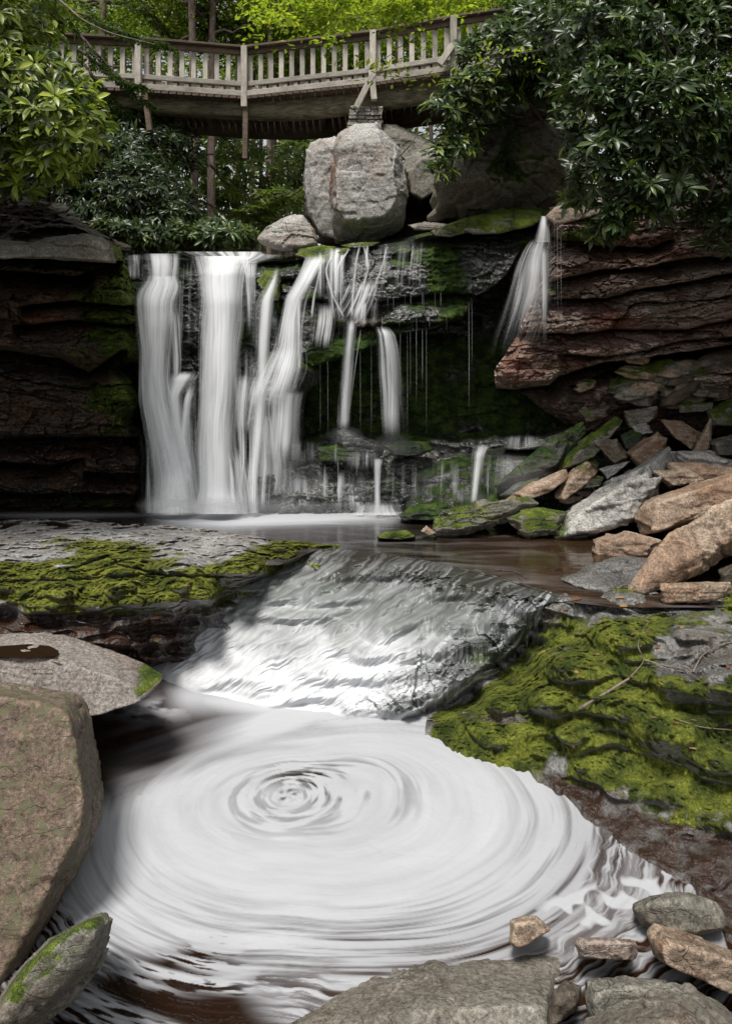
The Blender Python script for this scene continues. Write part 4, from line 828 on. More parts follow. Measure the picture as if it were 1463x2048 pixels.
for i, (ol, y0, lb, k) in enumerate([
    ([(928, 455), (940, 432), (1000, 420), (1060, 415), (1092, 420), (1095, 435), (1060, 452), (1000, 465), (950, 468)], 11.5, 'thick bright green moss cushion slab beside the right-hand thread', dict(moss=.9)),
    ([(862, 462), (900, 448), (930, 435), (940, 440), (932, 464), (900, 474), (868, 472)], 11.6, 'tilted slab with moss on its upper edge left of the moss cushion slab', dict(moss=.5)),
    ([(818, 450), (850, 444), (895, 448), (880, 460), (830, 460)], 11.9, 'thin bare slab under the leaning boulder', dict(moss=.25)),
    ([(588, 512), (600, 498), (640, 490), (672, 492), (660, 506), (620, 520)], 11.9, 'dark mossy lump beside the perched pale boulder', dict(moss=.8)),
    ([(612, 524), (640, 512), (690, 496), (700, 500), (660, 520), (630, 532)], 11.6, 'bright yellow-green mossy strip in the water at the lip', dict(moss=.95)),
    ([(680, 490), (720, 484), (760, 484), (745, 492), (700, 496)], 12.2, 'thin mossy strip under the huge pale boulder', dict(moss=.9)),
    ([(1092, 432), (1110, 415), (1160, 400), (1230, 392), (1240, 410), (1180, 430), (1110, 448)], 11.0, 'mossy red slab right of the right-hand thread of water', dict(moss=.4)),
    ([(516, 560), (530, 540), (556, 540), (562, 560), (556, 600), (528, 598)], 11.15, 'mossy knob between the tall falls and the middle threads', dict(moss=.7))]):
    rock('rock_slab', ol, y0, lb, 'red' if i == 6 else 'grey', seed=120 + i, cuts=2, lean=.8, thick=.8, strata=.4, group=GM, **k)

# ================================================================ falling water
def fallmat():
    m, nt = newmat('falling_water'); b = NB(nt)
    uv = b.n('ShaderNodeUVMap').outputs[0]
    at = b.n('ShaderNodeAttribute', attribute_name='c'); sep = b.n('ShaderNodeSeparateColor'); b.put(sep.inputs[0], at.outputs['Color'])
    n1 = b.noise(b.vmul(uv, (9, .30, 1)), 1.0, 3, .5, .15); n2 = b.noise(b.vmul(uv, (34, .45, 1)), 1.0, 2, .5); n3 = b.noise(b.vmul(uv, (3, .4, 1)), 1, 2, .5)
    st = b.math('ADD', b.math('MULTIPLY', n1, .55), b.math('ADD', b.math('MULTIPLY', n2, .3), b.math('MULTIPLY', n3, .25)))
    a = b.math('ADD', sep.outputs[0], b.math('MULTIPLY', b.math('SUBTRACT', st, .55), b.mapr(sep.outputs[1], 0, 1, .6, 4.2, False)))
    a = b.math('MULTIPLY', b.mapr(a, .0, 1.0), sep.outputs[2], clamp=True)
    col = b.mix(b.mapr(n2, .3, .7), (.74, .76, .79), (.95, .955, .96)); col = b.mix(b.mapr(n1, .35, .65), (.84, .85, .87), col)
    d = b.n('ShaderNodeBsdfDiffuse'); b.put(d.inputs[0], col)
    tl = b.n('ShaderNodeBsdfTranslucent'); b.put(tl.inputs[0], col)
    mx = b.n('ShaderNodeMixShader'); mx.inputs[0].default_value = .35; nt.links.new(d.outputs[0], mx.inputs[1]); nt.links.new(tl.outputs[0], mx.inputs[2])
    tr = b.n('ShaderNodeBsdfTransparent')
    m2 = b.n('ShaderNodeMixShader'); b.put(m2.inputs[0], a); nt.links.new(tr.outputs[0], m2.inputs[1]); nt.links.new(mx.outputs[0], m2.inputs[2])
    b.out(m2.outputs[0]); return m
FM = fallmat()
def fall(rows, dens=.7, strk=.3, edge=.22, bulge=.12, fade=(0, 0), nx=None, name='waterfall', label='white veil of falling water', seed=0, layers_=1):
    """rows: (py, xl, xr, Y[, density factor])"""
    rows = [r if len(r) == 5 else (*r, 1.0) for r in rows]
    ys, xl, xr, Ys, ds = map(np.array, zip(*rows))
    wpx = (xr - xl).max(); nx = nx or int(max(7, min(70, wpx / 2)))
    ny = int(max(12, (ys[-1] - ys[0]) / 4))
    yy = np.linspace(ys[0], ys[-1], ny)
    def sm(v):
        o = np.interp(yy, ys, v); k = np.ones(5) / 5
        return np.convolve(np.pad(o, 2, mode='edge'), k, 'valid')
    L, Rr, YY, D = sm(xl), sm(xr), sm(Ys), sm(ds)
    s = np.linspace(0, 1, nx)[None, :]
    for ly in range(layers_):
        wv_ = (Rr - L) * .08 * (wpx > 14); Lj = L + wv_ * perlin(yy * .008, seed * 1.3 + ly, 0, 7) * 2; Rj = Rr + wv_ * perlin(yy * .009, seed * 2.1 + ly, 5, 8) * 2
        px = Lj[:, None] + (Rj - Lj)[:, None] * s; py = np.broadcast_to(yy[:, None], px.shape)
        e = np.minimum(s, 1 - s) * 2
        Yd = YY[:, None] - bulge * np.sqrt(np.clip(1 - (2 * s - 1) ** 2, 0, 1)) + .06 * ly
        Yd = Yd + .04 * perlin(px * .06, py * .004, seed + ly, 5) * (wpx > 20)
        V = P(px, py, Yd)
        dmask = ss(0, edge * 4.0, e) 
        t = ((yy - yy[0]) / (yy[-1] - yy[0]))[:, None]
        fd = np.ones_like(t)
        if fade[0]: fd = fd * ss(0, fade[0], t)
        if fade[1]: fd = fd * (1 - ss(1 - fade[1], 1, t))
        lane = fbm(s * wpx / 22.0 + ly * 3, yy[:, None] * .006, seed * 1.9, 3, 12) if wpx > 14 else 0
        col = rgba(dens * D[:, None] + .6 * lane + 0 * px, strk + 0 * px, dmask * fd * np.clip(D[:, None] * 1.2, 0, 1), 1)
        wm = (V[..., 0] - V[..., 0].mean()) ; ww = (xr.max() - xl.min()) / 120.0
        uv = np.stack([(s + 0 * px) * ww * 1.1 + seed * 3.7 + ly * 9.1, V[..., 2] + seed], -1)
        o = gridmesh(name, V, FM, col, uv)
        tag(o, label, kind='structure')
    if nx > 8 and name == 'waterfall' and wpx < 130 and seed != 5:      # loose outer threads around the core
        g = [(r[0], r[1] - .10 * (r[2] - r[1]) - 2, r[2] + .10 * (r[2] - r[1]) + 2, r[3] + .09, r[4] * .9) for r in rows]
        fall(g, dens * .42, .95, .12, bulge, fade, nx, 'waterfall_spray', 'loose threads at the edge of falling water', seed + 60)
# tall left fall
fall([(507, 284, 352, 12.3), (520, 288, 352, 11.6), (545, 290, 350, 11.35), (578, 290, 350, 11.2)], .9, .45, fade=(0, .3))
fall([(552, 288, 352, 11.25, .6), (568, 278, 362, 11.1), (584, 262, 362, 10.95), (604, 262, 354, 10.85), (650, 270, 350, 10.8), (700, 276, 345, 10.8), (760, 276, 342, 10.78), (800, 278, 348, 10.75), (850, 284, 360, 10.72), (900, 290, 380, 10.7), (960, 294, 396, 10.66), (1026, 286, 410, 10.6)], .78, .38, layers_=2, bulge=.25)
fall([(600, 330, 352, 10.9, .5), (650, 338, 358, 10.9), (720, 342, 362, 10.88), (790, 345, 358, 10.85)], .55, .5, fade=(.2, .3), seed=2)
fall([(742, 340, 398, 11.0, .7), (752, 336, 392, 10.85), (790, 332, 362, 10.75), (850, 334, 366, 10.7), (920, 350, 385, 10.65), (960, 360, 392, 10.6)], .8, .4, fade=(.05, .15), seed=3)
fall([(765, 372, 398, 10.9, .6), (800, 366, 388, 10.75), (860, 358, 380, 10.7), (930, 358, 382, 10.65), (980, 362, 388, 10.6)], .75, .4, fade=(.15, .15), seed=4)
fall([(915, 322, 368, 10.6, .5), (930, 308, 384, 10.45), (960, 298, 394, 10.3), (1000, 296, 398, 10.22), (1030, 294, 400, 10.2)], .95, .15, fade=(.5, 0), seed=5, bulge=.35, edge=.5)
# tall main fall
fall([(512, 392, 500, 12.4, .8), (524, 394, 500, 11.6), (540, 396, 492, 11.15), (600, 398, 488, 10.95), (700, 397, 480, 10.85), (800, 395, 476, 10.8), (900, 391, 474, 10.75), (980, 386, 480, 10.7), (1028, 376, 492, 10.62)], .88, .34, layers_=2, bulge=.3, seed=6)
fall([(516, 470, 520, 12.0, .8), (545, 484, 514, 11.2), (600, 488, 514, 11.1, .8), (680, 492, 512, 11.05, .4)], .6, .6, fade=(.1, .5), seed=7)
fall([(880, 462, 490, 10.9, .5), (950, 462, 500, 10.8), (1026, 458, 510, 10.7)], .5, .5, fade=(.3, 0), seed=8)
fall([(508, 232, 286, 12.0, .8), (520, 236, 284, 11.45), (560, 238, 284, 11.35)], .35, .95, fade=(.05, .25), seed=9)
# flat sheet of water sliding to the lip
fall([(503, 330, 600, 13.4), (508, 350, 590, 12.7), (516, 380, 560, 12.2), (526, 400, 520, 11.9)], .62, .5, seed=10, bulge=0)
# middle threads
fall([(530, 548, 562, 11.2, .7), (560, 540, 556, 11.05), (600, 516, 548, 10.95), (640, 514, 544, 10.9), (700, 512, 540, 10.85), (780, 508, 536, 10.8), (860, 500, 530, 10.8), (950, 498, 520, 10.75), (1026, 496, 518, 10.7)], .8, .45, fade=(.1, 0), seed=11)
fall([(508, 612, 668, 11.9, .9), (530, 604, 650, 11.3), (560, 590, 632, 11.05), (595, 568, 612, 10.95), (640, 560, 606, 10.9), (700, 550, 604, 10.8), (740, 532, 602, 10.68, .9), (790, 512, 590, 10.62, .7), (830, 505, 578, 10.66, .4)], .85, .4, fade=(.05, .25), seed=12, layers_=1)
fall([(600, 590, 604, 10.95), (660, 592, 603, 10.9), (735, 594, 602, 10.85)], .6, .6, seed=13)
fall([(685, 545, 606, 10.95, .6), (710, 524, 612, 10.8), (745, 512, 614, 10.7, .9), (775, 502, 602, 10.68), (815, 496, 580, 10.66)], .5, .5, fade=(.25, .3), seed=14, edge=.4)
fall([(745, 470, 530, 10.75, .8), (800, 462, 520, 10.7), (870, 462, 505, 10.7)], .42, .6, fade=(.2, .3), seed=15, edge=.3)
fall([(780, 525, 608, 10.72, .9), (830, 525, 600, 10.75), (880, 528, 596, 10.78), (935, 530, 590, 10.8, .7)], .6, .8, fade=(.08, .35), seed=16)
# thin fans on the upper right face
def thread(pts, w0, w1, dens=.8, Y0=10.95, Y1=10.9, seed=0, strk=.3, fade=(.1, .15)):
    n = len(pts); rows = []
    for i, (x, y) in enumerate(pts):
        f = i / (n - 1); w = w0 + (w1 - w0) * f
        rows.append((y, x - w / 2, x + w / 2, Y0 + (Y1 - Y0) * f))
    fall(rows, dens, strk, edge=.35, bulge=.03, fade=fade, nx=7, seed=seed, label='thin thread of falling water')
fan = [[(668, 500), (650, 540), (664, 590), (690, 640)], [(720, 488), (712, 520), (706, 580), (702, 642)], [(726, 488), (738, 530), (724, 580), (706, 645)], [(775, 485), (765, 530), (748, 575), (722, 610), (708, 648)], [(735, 490), (732, 515), (735, 540)],
       [(700, 495), (676, 530), (670, 600)], [(640, 500), (640, 540), (628, 590), (622, 640)]]
for i, f in enumerate(fan): thread(f, 7, 8, .75, 11.35 if i < 6 else 11.3, 10.95, 30 + i)
fall([(495, 648, 700, 12.0, .9), (520, 650, 690, 11.4), (560, 652, 688, 11.1), (610, 656, 684, 11.0), (645, 660, 690, 10.98)], .50, .8, fade=(.05, .2), seed=41)
fall([(560, 700, 760, 11.15), (600, 680, 750, 11.05), (640, 650, 740, 11.0, .7)], .35, .95, fade=(.2, .3), seed=42)
fall([(636, 684, 722, 10.95, .8), (650, 690, 716, 10.85), (700, 686, 708, 10.8), (780, 680, 702, 10.78), (862, 676, 698, 10.76)], .75, .3, fade=(.1, .1), seed=43)
fall([(690, 470, 560, 10.95, .8), (800, 468, 545, 10.85), (1026, 462, 540, 10.72)], .34, .5, fade=(.3, .1), seed=44, edge=.3)
fall([(800, 345, 400, 10.9, .8), (900, 350, 402, 10.8), (1026, 380, 410, 10.7)], .4, .5, fade=(.3, .05), seed=48, edge=.3)
thread([(722, 655), (712, 720), (694, 850)], 4, 5, .55, 10.95, 10.8, 45)
fall([(652, 750, 772, 11.0, .7), (664, 754, 788, 10.85), (700, 756, 796, 10.8), (780, 760, 802, 10.78), (880, 764, 806, 10.76)], .72, .55, fade=(.05, .25), seed=47)
for i in (0, 2, 3, 5, 7, 9, 10, 12, 14, 16, 18, 19, 22, 24):   # curtain of single threads under the overhang
    x = [800, 808, 814, 820, 826, 832, 838, 844, 630, 640, 655, 662, 720, 735, 742, 610, 852, 860, 937, 943, 949, 676, 690, 765, 785, 795][i]
    y0 = float(ob(x)) - 6; L = [230, 190, 240, 150, 220, 170, 240, 120][i % 8]
    if i in (18, 19, 20): y0 = 600
    thread([(x, y0), (x + .5, y0 + L / 2), (x, min(y0 + L, 890))], 1.2, 1.9, .5, 11.35, 11.2, 50 + i, fade=(.05, .5))
for i in range(14):   # short dribbles off the ledges
    x = 752 + i * 10.5 + (i * 37 % 9); y0 = 588 - (x - 752) * .05 + (40 if i % 3 == 1 else 0)
    thread([(x, y0), (x, y0 + 22), (x + 1, y0 + 30 + (i * 13 % 25))], 1.2, 1.6, .45, 11.05, 11.02, 80 + i, fade=(.2, .5))
# right-hand fall
fall([(432, 1080, 1093, 11.6), (450, 1074, 1097, 11.2), (484, 1064, 1100, 11.0)], .9, .4, seed=101)
fall([(478, 1066, 1100, 10.95, .9), (495, 1052, 1100, 10.75), (540, 1034, 1100, 10.6), (600, 1014, 1094, 10.5, .85), (660, 1000, 1080, 10.45, .6), (730, 985, 1060, 10.42, .3)], .66, .35, fade=(.04, .5), seed=102, layers_=1, edge=.35)
fall([(490, 1066, 1100, 10.7), (540, 1062, 1100, 10.6), (600, 1064, 1100, 10.55, .8), (700, 1066, 1098, 10.5, .4)], .55, .8, fade=(.1, .5), seed=103)
for i, x in enumerate((1108, 1114, 1121)): thread([(x, 446), (x, 520), (x + 1, 640)], 1.8, 2, .5, 10.9, 10.6, 110 + i, fade=(.02, .5))
# lower tiers
fall([(916, 742, 770, 11.0, .8), (930, 744, 764, 10.9), (980, 746, 762, 10.85), (1024, 744, 764, 10.8)], .72, .4, fade=(.05, 0), seed=120)
fall([(1004, 726, 790, 10.8, .5), (1022, 715, 800, 10.7), (1030, 712, 806, 10.6)], .8, .2, fade=(.4, 0), seed=121, edge=.4)
fall([(888, 948, 980, 11.0, .8), (905, 944, 968, 10.55), (950, 942, 962, 10.45), (1008, 938, 956, 10.4)], .66, .4, fade=(.08, .1), seed=122)
for i, (x, y0, y1, w) in enumerate([(672, 890, 930, 6), (676, 915, 1000, 4), (712, 900, 960, 3), (650, 935, 1010, 4), (690, 960, 1020, 4), (785, 935, 1010, 5), (600, 960, 1020, 6), (560, 950, 1020, 8), (860, 960, 1010, 3), (910, 950, 1000, 3), (975, 940, 1000, 3), (990, 950, 1000, 3), (832, 940, 1000, 3), (625, 955, 1015, 4), (540, 925, 1015, 6), (582, 930, 990, 5)]):
    thread([(x, y0 - 10), (x + 2 * (i % 3 - 1), (y0 + y1) / 2), (x, y1)], w * .8, w * 1.8, .30, 11.2 if x < 800 else 10.6, 10.85 if x < 800 else 10.5, 130 + i, fade=(.25, .4), strk=.7)

# thin films of water over the wet steps, and the mist where the falls land
for i, (x0, x1, y0, y1, dn) in enumerate([(470, 600, 800, 1028, .4), (478, 560, 900, 1026, .34), (540, 640, 945, 1026, .36), (620, 745, 940, 1020, .25), (690, 770, 900, 940, .3), (765, 850, 918, 1010, .15), (840, 945, 915, 1010, .12), (960, 1060, 905, 985, .2), (560, 640, 880, 930, .25), (640, 760, 980, 1024, .3), (1000, 1100, 870, 900, .25)]):
    fall([(y0, x0, x1, 11.25 if x0 < 800 else 10.75), (y1, x0 - 8, x1 + 8, 10.85 if x0 < 800 else 10.5)], dn * 1.1, .45, fade=(.3, .45), seed=200 + i, edge=.3, bulge=.05, name='water_film', label='thin film of water on wet rock')
for i, (cx, cy, rx, ry, Y, dn) in enumerate([(345, 1012, 75, 26, 10.1, .55), (430, 1014, 90, 22, 10.05, .6), (520, 1016, 90, 22, 10.1, .45), (620, 1018, 110, 18, 10.15, .35), (752, 1018, 60, 16, 10.2, .5), (575, 960, 90, 60, 10.5, .12), (1040, 960, 70, 50, 10.2, .22), (950, 1000, 40, 20, 10.2, .3), (690, 870, 40, 20, 10.6, .25), (785, 890, 50, 24, 10.6, .2)]):
    s_, t_ = np.meshgrid(np.linspace(-1, 1, 24), np.linspace(-1, 1, 16)); V = P(cx + rx * s_, cy + ry * t_, Y - .25 * np.sqrt(np.clip(1 - s_ ** 2 * .9, 0, 1)) + .1 * t_)
    r2 = np.clip(1 - s_ ** 2 - t_ ** 2, 0, 1)
    o = gridmesh('mist', V, FM, rgba(.75, .15, dn * r2 ** 1.3, 1), np.stack([s_ * .3, t_ * .2 + i], -1)); tag(o, 'soft mist where falling water lands', kind='stuff')

for i, (x0, x1, y0, y1, dn) in enumerate([(620, 700, 500, 600, .25), (700, 790, 490, 598, .25), (790, 860, 480, 590, .2), (600, 690, 605, 700, .2), (700, 760, 600, 655, .28), (340, 398, 515, 700, .22), (500, 560, 610, 700, .2)]):
    fall([(y0, x0, x1, 11.5), (y0 + 40, x0 - 4, x1, 11.15), (y1, x0 - 8, x1 - 4, 11.0)], dn, .9, fade=(.2, .35), seed=230 + i, edge=.3, bulge=.05, name='water_film', label='thin film of water on wet rock')
# ================================================================ footbridge
def woodmat(name, c1, c2, stretch=(8, 8, .8), rough=.8):
    m, nt = newmat(name); b = NB(nt)
    tc = b.n('ShaderNodeTexCoord').outputs['Object']; oi = b.n('ShaderNodeObjectInfo').outputs['Random']
    ad = b.n('ShaderNodeVectorMath', operation='ADD'); b.put(ad.inputs[0], tc); cm = b.n('ShaderNodeCombineXYZ'); b.put(cm.inputs[0], b.math('MULTIPLY', oi, 29.0)); b.put(cm.inputs[2], b.math('MULTIPLY', oi, 13.0)); b.put(ad.inputs[1], cm.outputs[0])
    v = ad.outputs[0]
    g = b.noise(b.vmul(v, stretch), 4.0, 6, .65, 1.2); g2 = b.noise(v, 2.2, 5, .6)
    col = b.mix(b.mapr(g, .35, .65), c1, c2); col = b.mix(b.mapr(g2, .45, .75, 0, .6), col, tuple(x * .45 for x in c1))
    sc_ = b.n('ShaderNodeVectorMath', operation='SCALE'); b.put(sc_.inputs[0], col); b.put(sc_.inputs['Scale'], b.mapr(oi, 0, 1, .75, 1.2)); col = sc_.outputs[0]
    pr = b.n('ShaderNodeBsdfPrincipled'); b.put(pr.inputs['Base Color'], col); pr.inputs['Roughness'].default_value = rough; pr.inputs['Specular IOR Level'].default_value = .25
    b.put(pr.inputs['Normal'], b.bump(g, .5, .01)); b.out(pr.outputs[0]); return m
M['wood'] = woodmat('weathered_grey_timber', (.34, .31, .265), (.50, .46, .40))
M['woodh'] = woodmat('weathered_rail_timber', (.24, .22, .19), (.36, .33, .29), (.8, 8, 8))
M['wooddark'] = woodmat('dark_brown_timber', (.10, .07, .05), (.16, .12, .09), (.8, 8, 8))
M['glulam'] = woodmat('green_stained_beam', (.075, .064, .042), (.21, .18, .12), (.6, 2, 5))
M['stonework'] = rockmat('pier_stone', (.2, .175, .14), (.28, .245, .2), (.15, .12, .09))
def beam_bm(bm, a, b_, w, h, up=Vector((0, 0, 1)), bev=.006):
    """box beam from a to b, width w (sideways) and height h"""
    a, b_ = Vector(a), Vector(b_); d = (b_ - a).normalized(); side = d.cross(up).normalized(); u = side.cross(d).normalized()
    vs = []
    for p in (a, b_):
        for sx, sz in ((-1, -1), (1, -1), (1, 1), (-1, 1)): vs.append(bm.verts.new(p + side * sx * w / 2 + u * sz * h / 2))
    fs = [(0, 1, 2, 3), (7, 6, 5, 4), (0, 4, 5, 1), (1, 5, 6, 2), (2, 6, 7, 3), (3, 7, 4, 0)]
    faces = [bm.faces.new([vs[i] for i in f]) for f in fs]
    bmesh.ops.recalc_face_normals(bm, faces=faces)
    if bev:
        es = set(e for f in faces for e in f.edges); bmesh.ops.bevel(bm, geom=list(es), offset=bev, segments=1, affect='EDGES')
def obj_bm(name, bm, mat, parent=None, loc=None, label=None, smooth=False):
    me = bpy.data.meshes.new(name)
    off = Vector(loc) if loc is not None else (Vector(parent.location) if parent is not None else Vector())
    if parent is not None and loc is not None: pass
    bmesh.ops.translate(bm, verts=bm.verts[:], vec=-off)
    if smooth:
        for f in bm.faces: f.smooth = True
    bm.to_mesh(me); bm.free()
    o = link(name, me, mat, parent)
    if parent is not None: o.location = off - Vector(parent.location)
    elif loc is not None: o.location = off
    if label: o['label'] = label
    return o
def bridge():
    RZ = 10.42; DZ = RZ - 1.06
    def pt(px, py, z=RZ): Y = (z - CZ) * F / (HY - py); return Vector(((px - CX) * Y / F, Y, z))
    A = [pt(60, 68), pt(280, 80), pt(490, 97), pt(745, 66), pt(905, 37), pt(1120, 5)]
    root = empty('footbridge', A[3] - Vector((0, 0, 2)))
    tag(root, 'weathered timber footbridge with slatted railings crossing above the falls', 'bridge')
    back = Vector((0, 1.9, 0))
    def seg(i): return A[i], A[i + 1]
    for side in (0, 1):
        o = back * side
        for i in range(5):
            a, b_ = seg(i); a = a + o; b_ = b_ + o
            d = (b_ - a).normalized()
            for nm, z0, w_, h_, mt, oy in (('handrail', 0.0, .20, .05, 'wooddark', -.02), ('top_rail', -.085, .05, .11, 'wooddark', 0), ('lower_rail', -.78, .05, .10, 'woodh', -.02), ('kerb_beam', -1.02, .12, .12, 'woodh', -.06)):
                bm = bmesh.new(); beam_bm(bm, a + Vector((0, oy, z0)) + d * .01, b_ + Vector((0, oy, z0)) - d * .01, w_, h_)
                obj_bm(nm, bm, M[mt], root, loc=a + Vector((0, oy, z0)))
            # balusters
            if side == 0 or i in (1, 2, 3):
                L = (b_ - a).length; n = int(L / (.225 if side == 0 else .45))
                for k in range(n):
                    f = (k + .5) / n; p = a + (b_ - a) * f
                    p = p + Vector((0, .04, 0))
                    bm = bmesh.new(); beam_bm(bm, p + Vector((0, 0, -.92)), p + Vector((0, 0, -.04)), .10 , .04, up=Vector((0, 1, 0)), bev=.003)
                    obj_bm('baluster', bm, M['wood'], root, loc=p - Vector((0, 0, .9)))
            if side == 0:   # spacer blocks between lower rail and kerb
                L = (b_ - a).length; n = int(L / .225)
                for k in range(n):
                    p = a + (b_ - a) * ((k + .9) / n) + Vector((0, .02, -.9)); bm = bmesh.new(); beam_bm(bm, p - d * .045, p + d * .045, .05, .09, bev=.003)
                    obj_bm('spacer_block', bm, M['wood'], root, loc=p)
        for i in range(1, 5):
            p = A[i] + o
            bm = bmesh.new(); beam_bm(bm, p + Vector((0, -.10, -1.32)), p + Vector((0, -.10, -.005)), .13, .13, up=Vector((0, 1, 0)), bev=.01)
            obj_bm('post', bm, M['wood'], root, loc=p + Vector((0, -.1, -1.3)))
    # deck
    bm = bmesh.new()
    for i in range(5):
        a, b_ = seg(i); L = (b_ - a).length; n = int(L / .15)
        for k in range(n):
            p = a + (b_ - a) * ((k + .5) / n) + Vector((0, 0, -1.12)); d = (b_ - a).normalized()
            beam_bm(bm, p + Vector((0, -.14, 0)), p + back + Vector((0, .14, 0)), .135, .05, bev=0)
    obj_bm('deck', bm, M['wooddark'], root)
    # arched laminated beams
    def arch(y0, py_t, py_b, name, mt):
        pxs = np.linspace(-60, 1190, 90); V = []; Yc = np.interp(pxs, [-60, 280, 490, 745, 905, 1190], [A[0].y + .3, A[1].y, A[2].y, A[3].y, A[4].y, A[5].y - .2]) + y0
        zt = np.array([P(x, py_t(x), y)[2] for x, y in zip(pxs, Yc)]); zb = np.array([P(x, py_b(x), y)[2] for x, y in zip(pxs, Yc)])
        k = np.ones(9) / 9
        sm = lambda v: np.convolve(np.pad(v, 4, mode='edge'), k, 'valid')
        zt, zb, Yc2 = sm(zt), sm(zb), sm(Yc); X = (pxs - CX) * Yc2 / F; wd = .30
        prof = [(-wd / 2, .08, 1), (-wd / 2 + .05, 0, 1), (wd / 2 - .05, 0, 1), (wd / 2, .08, 1), (wd / 2, .92, 0), (wd / 2 - .05, 1, 0), (-wd / 2 + .05, 1, 0), (-wd / 2, .92, 0)]
        for i in range(90):
            for q, f, _ in prof: V.append((X[i], Yc2[i] + q, zt[i] + (zb[i] - zt[i]) * f))
        V = np.array(V); n = 8
        Fq = np.array([[i * n + j, (i + 1) * n + j, (i + 1) * n + (j + 1) % n, i * n + (j + 1) % n] for i in range(89) for j in range(n)])
        return npmesh(name, V, Fq, M[mt], smooth=False, parent=root)
    top = curve([(-60, 165), (200, 172), (300, 186), (490, 194), (640, 186), (745, 172), (905, 140), (1190, 90)])
    arch(.25, top, curve([(-60, 205), (200, 214), (300, 226), (490, 238), (600, 240), (745, 222), (905, 196), (1190, 150)]), 'arch_beam', 'glulam')
    arch(1.55, lambda x: top(x) + 18, curve([(-60, 235), (230, 246), (400, 268), (560, 278), (650, 274), (760, 262), (905, 240), (1190, 190)]), 'arch_beam', 'wooddark')
    for f in np.linspace(0.02, .98, 13):
        bm = bmesh.new()
        px = 60 + 1000 * f; Y = float(np.interp(px, [60, 280, 490, 745, 905, 1120], [a.y for a in A])); z = P(px, float(top(px)) + 22, Y + .25)[2]
        X = (px - CX) * Y / F; beam_bm(bm, (X, Y + .2, z), (X, Y + 1.6, z), .12, .22, bev=0)
        obj_bm('cross_beam', bm, M['wooddark'], root)
    # hanging brace ends below the beam
    for (xa, ya, xb, yb, yo) in ((492, 185, 490, 318, -.05), (288, 168, 300, 262, -.05), (296, 255, 304, 304, .3)):
        Y = float(np.interp(xa, [60, 280, 490, 745], [a.y for a in A[:4]])) + yo
        pa, pb = Vector(P(xa, ya, Y)), Vector(P(xb, yb, Y))
        bm = bmesh.new(); beam_bm(bm, pa, pb, .11, .12, up=Vector((0, 1, 0)), bev=.008); obj_bm('hanger', bm, M['wooddark'], root, loc=pb)
    for (xa, ya, xb, yb) in ((745, 150, 712, 216), (740, 120, 748, 200), (905, 90, 878, 130)):
        Y = float(np.interp(xa, [490, 745, 905], [A[2].y, A[3].y, A[4].y])) - .22
        bm = bmesh.new(); beam_bm(bm, Vector(P(xa, ya, Y)), Vector(P(xb, yb, Y)), .12, .12, up=Vector((0, 1, 0)), bev=.008); obj_bm('brace', bm, M['wood'], root, loc=P(xb, yb, Y))
    # masonry pier on the boulder
    pier = empty('stone_pier', P(727, 252, A[3].y + .1)); tag(pier, 'short pier of thin stacked stones on the cracked boulder, under the bridge', 'stone pier')
    rg = random.Random(5); z0 = P(727, 268, A[3].y)[2]; z1 = P(727, 214, A[3].y)[2]; n = 8; hh = (z1 - z0) / n
    bm = bmesh.new()
    for r in range(n):
        x = (690 - CX) * A[3].y / F + rg.uniform(-.03, .03) + r * .012; xe = (764 - CX) * A[3].y / F + rg.uniform(-.02, .02)
        while x < xe - .03:
            w_ = min(rg.uniform(.12, .32), xe - x)
            yo = rg.uniform(-.025, .025)
            beam_bm(bm, (x + .004, A[3].y + .35 + yo, z0 + (r + .5) * hh), (x + w_ - .004, A[3].y + .35 + yo, z0 + (r + .5) * hh), .9, hh - .008, bev=.008)
            x += w_
    obj_bm('stonework', bm, M['stonework'], pier)
bridge()
# ================================================================ leaves
def leafmat(name, c1, c2, c3, trans=.35, rough=.38, spec=.5, tcol=None):
    m, nt = newmat(name); b = NB(nt)
    at = b.n('ShaderNodeAttribute', attribute_name='c'); sep = b.n('ShaderNodeSeparateColor'); b.put(sep.inputs[0], at.outputs['Color'])
    col = b.mix(b.mapr(sep.outputs[0], 0, .7), c1, c2); col = b.mix(b.mapr(sep.outputs[0], .75, 1.0), col, c3)
    pr = b.n('ShaderNodeBsdfPrincipled'); b.put(pr.inputs['Base Color'], col); pr.inputs['Roughness'].default_value = rough; pr.inputs['Specular IOR Level'].default_value = spec
    tl = b.n('ShaderNodeBsdfTranslucent'); t2 = b.n('ShaderNodeMix', data_type='RGBA', blend_type='MULTIPLY'); t2.inputs['Factor'].default_value = 1; b.put(t2.inputs[6], col); t2.inputs[7].default_value = (*(tcol or (1.7, 1.9, .7)), 1)
    b.put(tl.inputs[0], t2.outputs[2])
    mx = b.n('ShaderNodeMixShader'); mx.inputs[0].default_value = trans; nt.links.new(pr.outputs[0], mx.inputs[1]); nt.links.new(tl.outputs[0], mx.inputs[2])
    b.out(mx.outputs[0]); return m
def barkmat(name, c1, c2):
    m, nt = newmat(name); b = NB(nt); tc = b.n('ShaderNodeTexCoord').outputs['Object']
    g = b.noise(b.vmul(tc, (6, 6, 1.4)), 2.5, 6, .7, .6)
    pr = b.n('ShaderNodeBsdfPrincipled'); b.put(pr.inputs['Base Color'], b.mix(b.mapr(g, .35, .65), c1, c2)); pr.inputs['Roughness'].default_value = .9; pr.inputs['Specular IOR Level'].default_value = .2
    b.put(pr.inputs['Normal'], b.bump(g, .8, .03)); b.out(pr.outputs[0]); return m
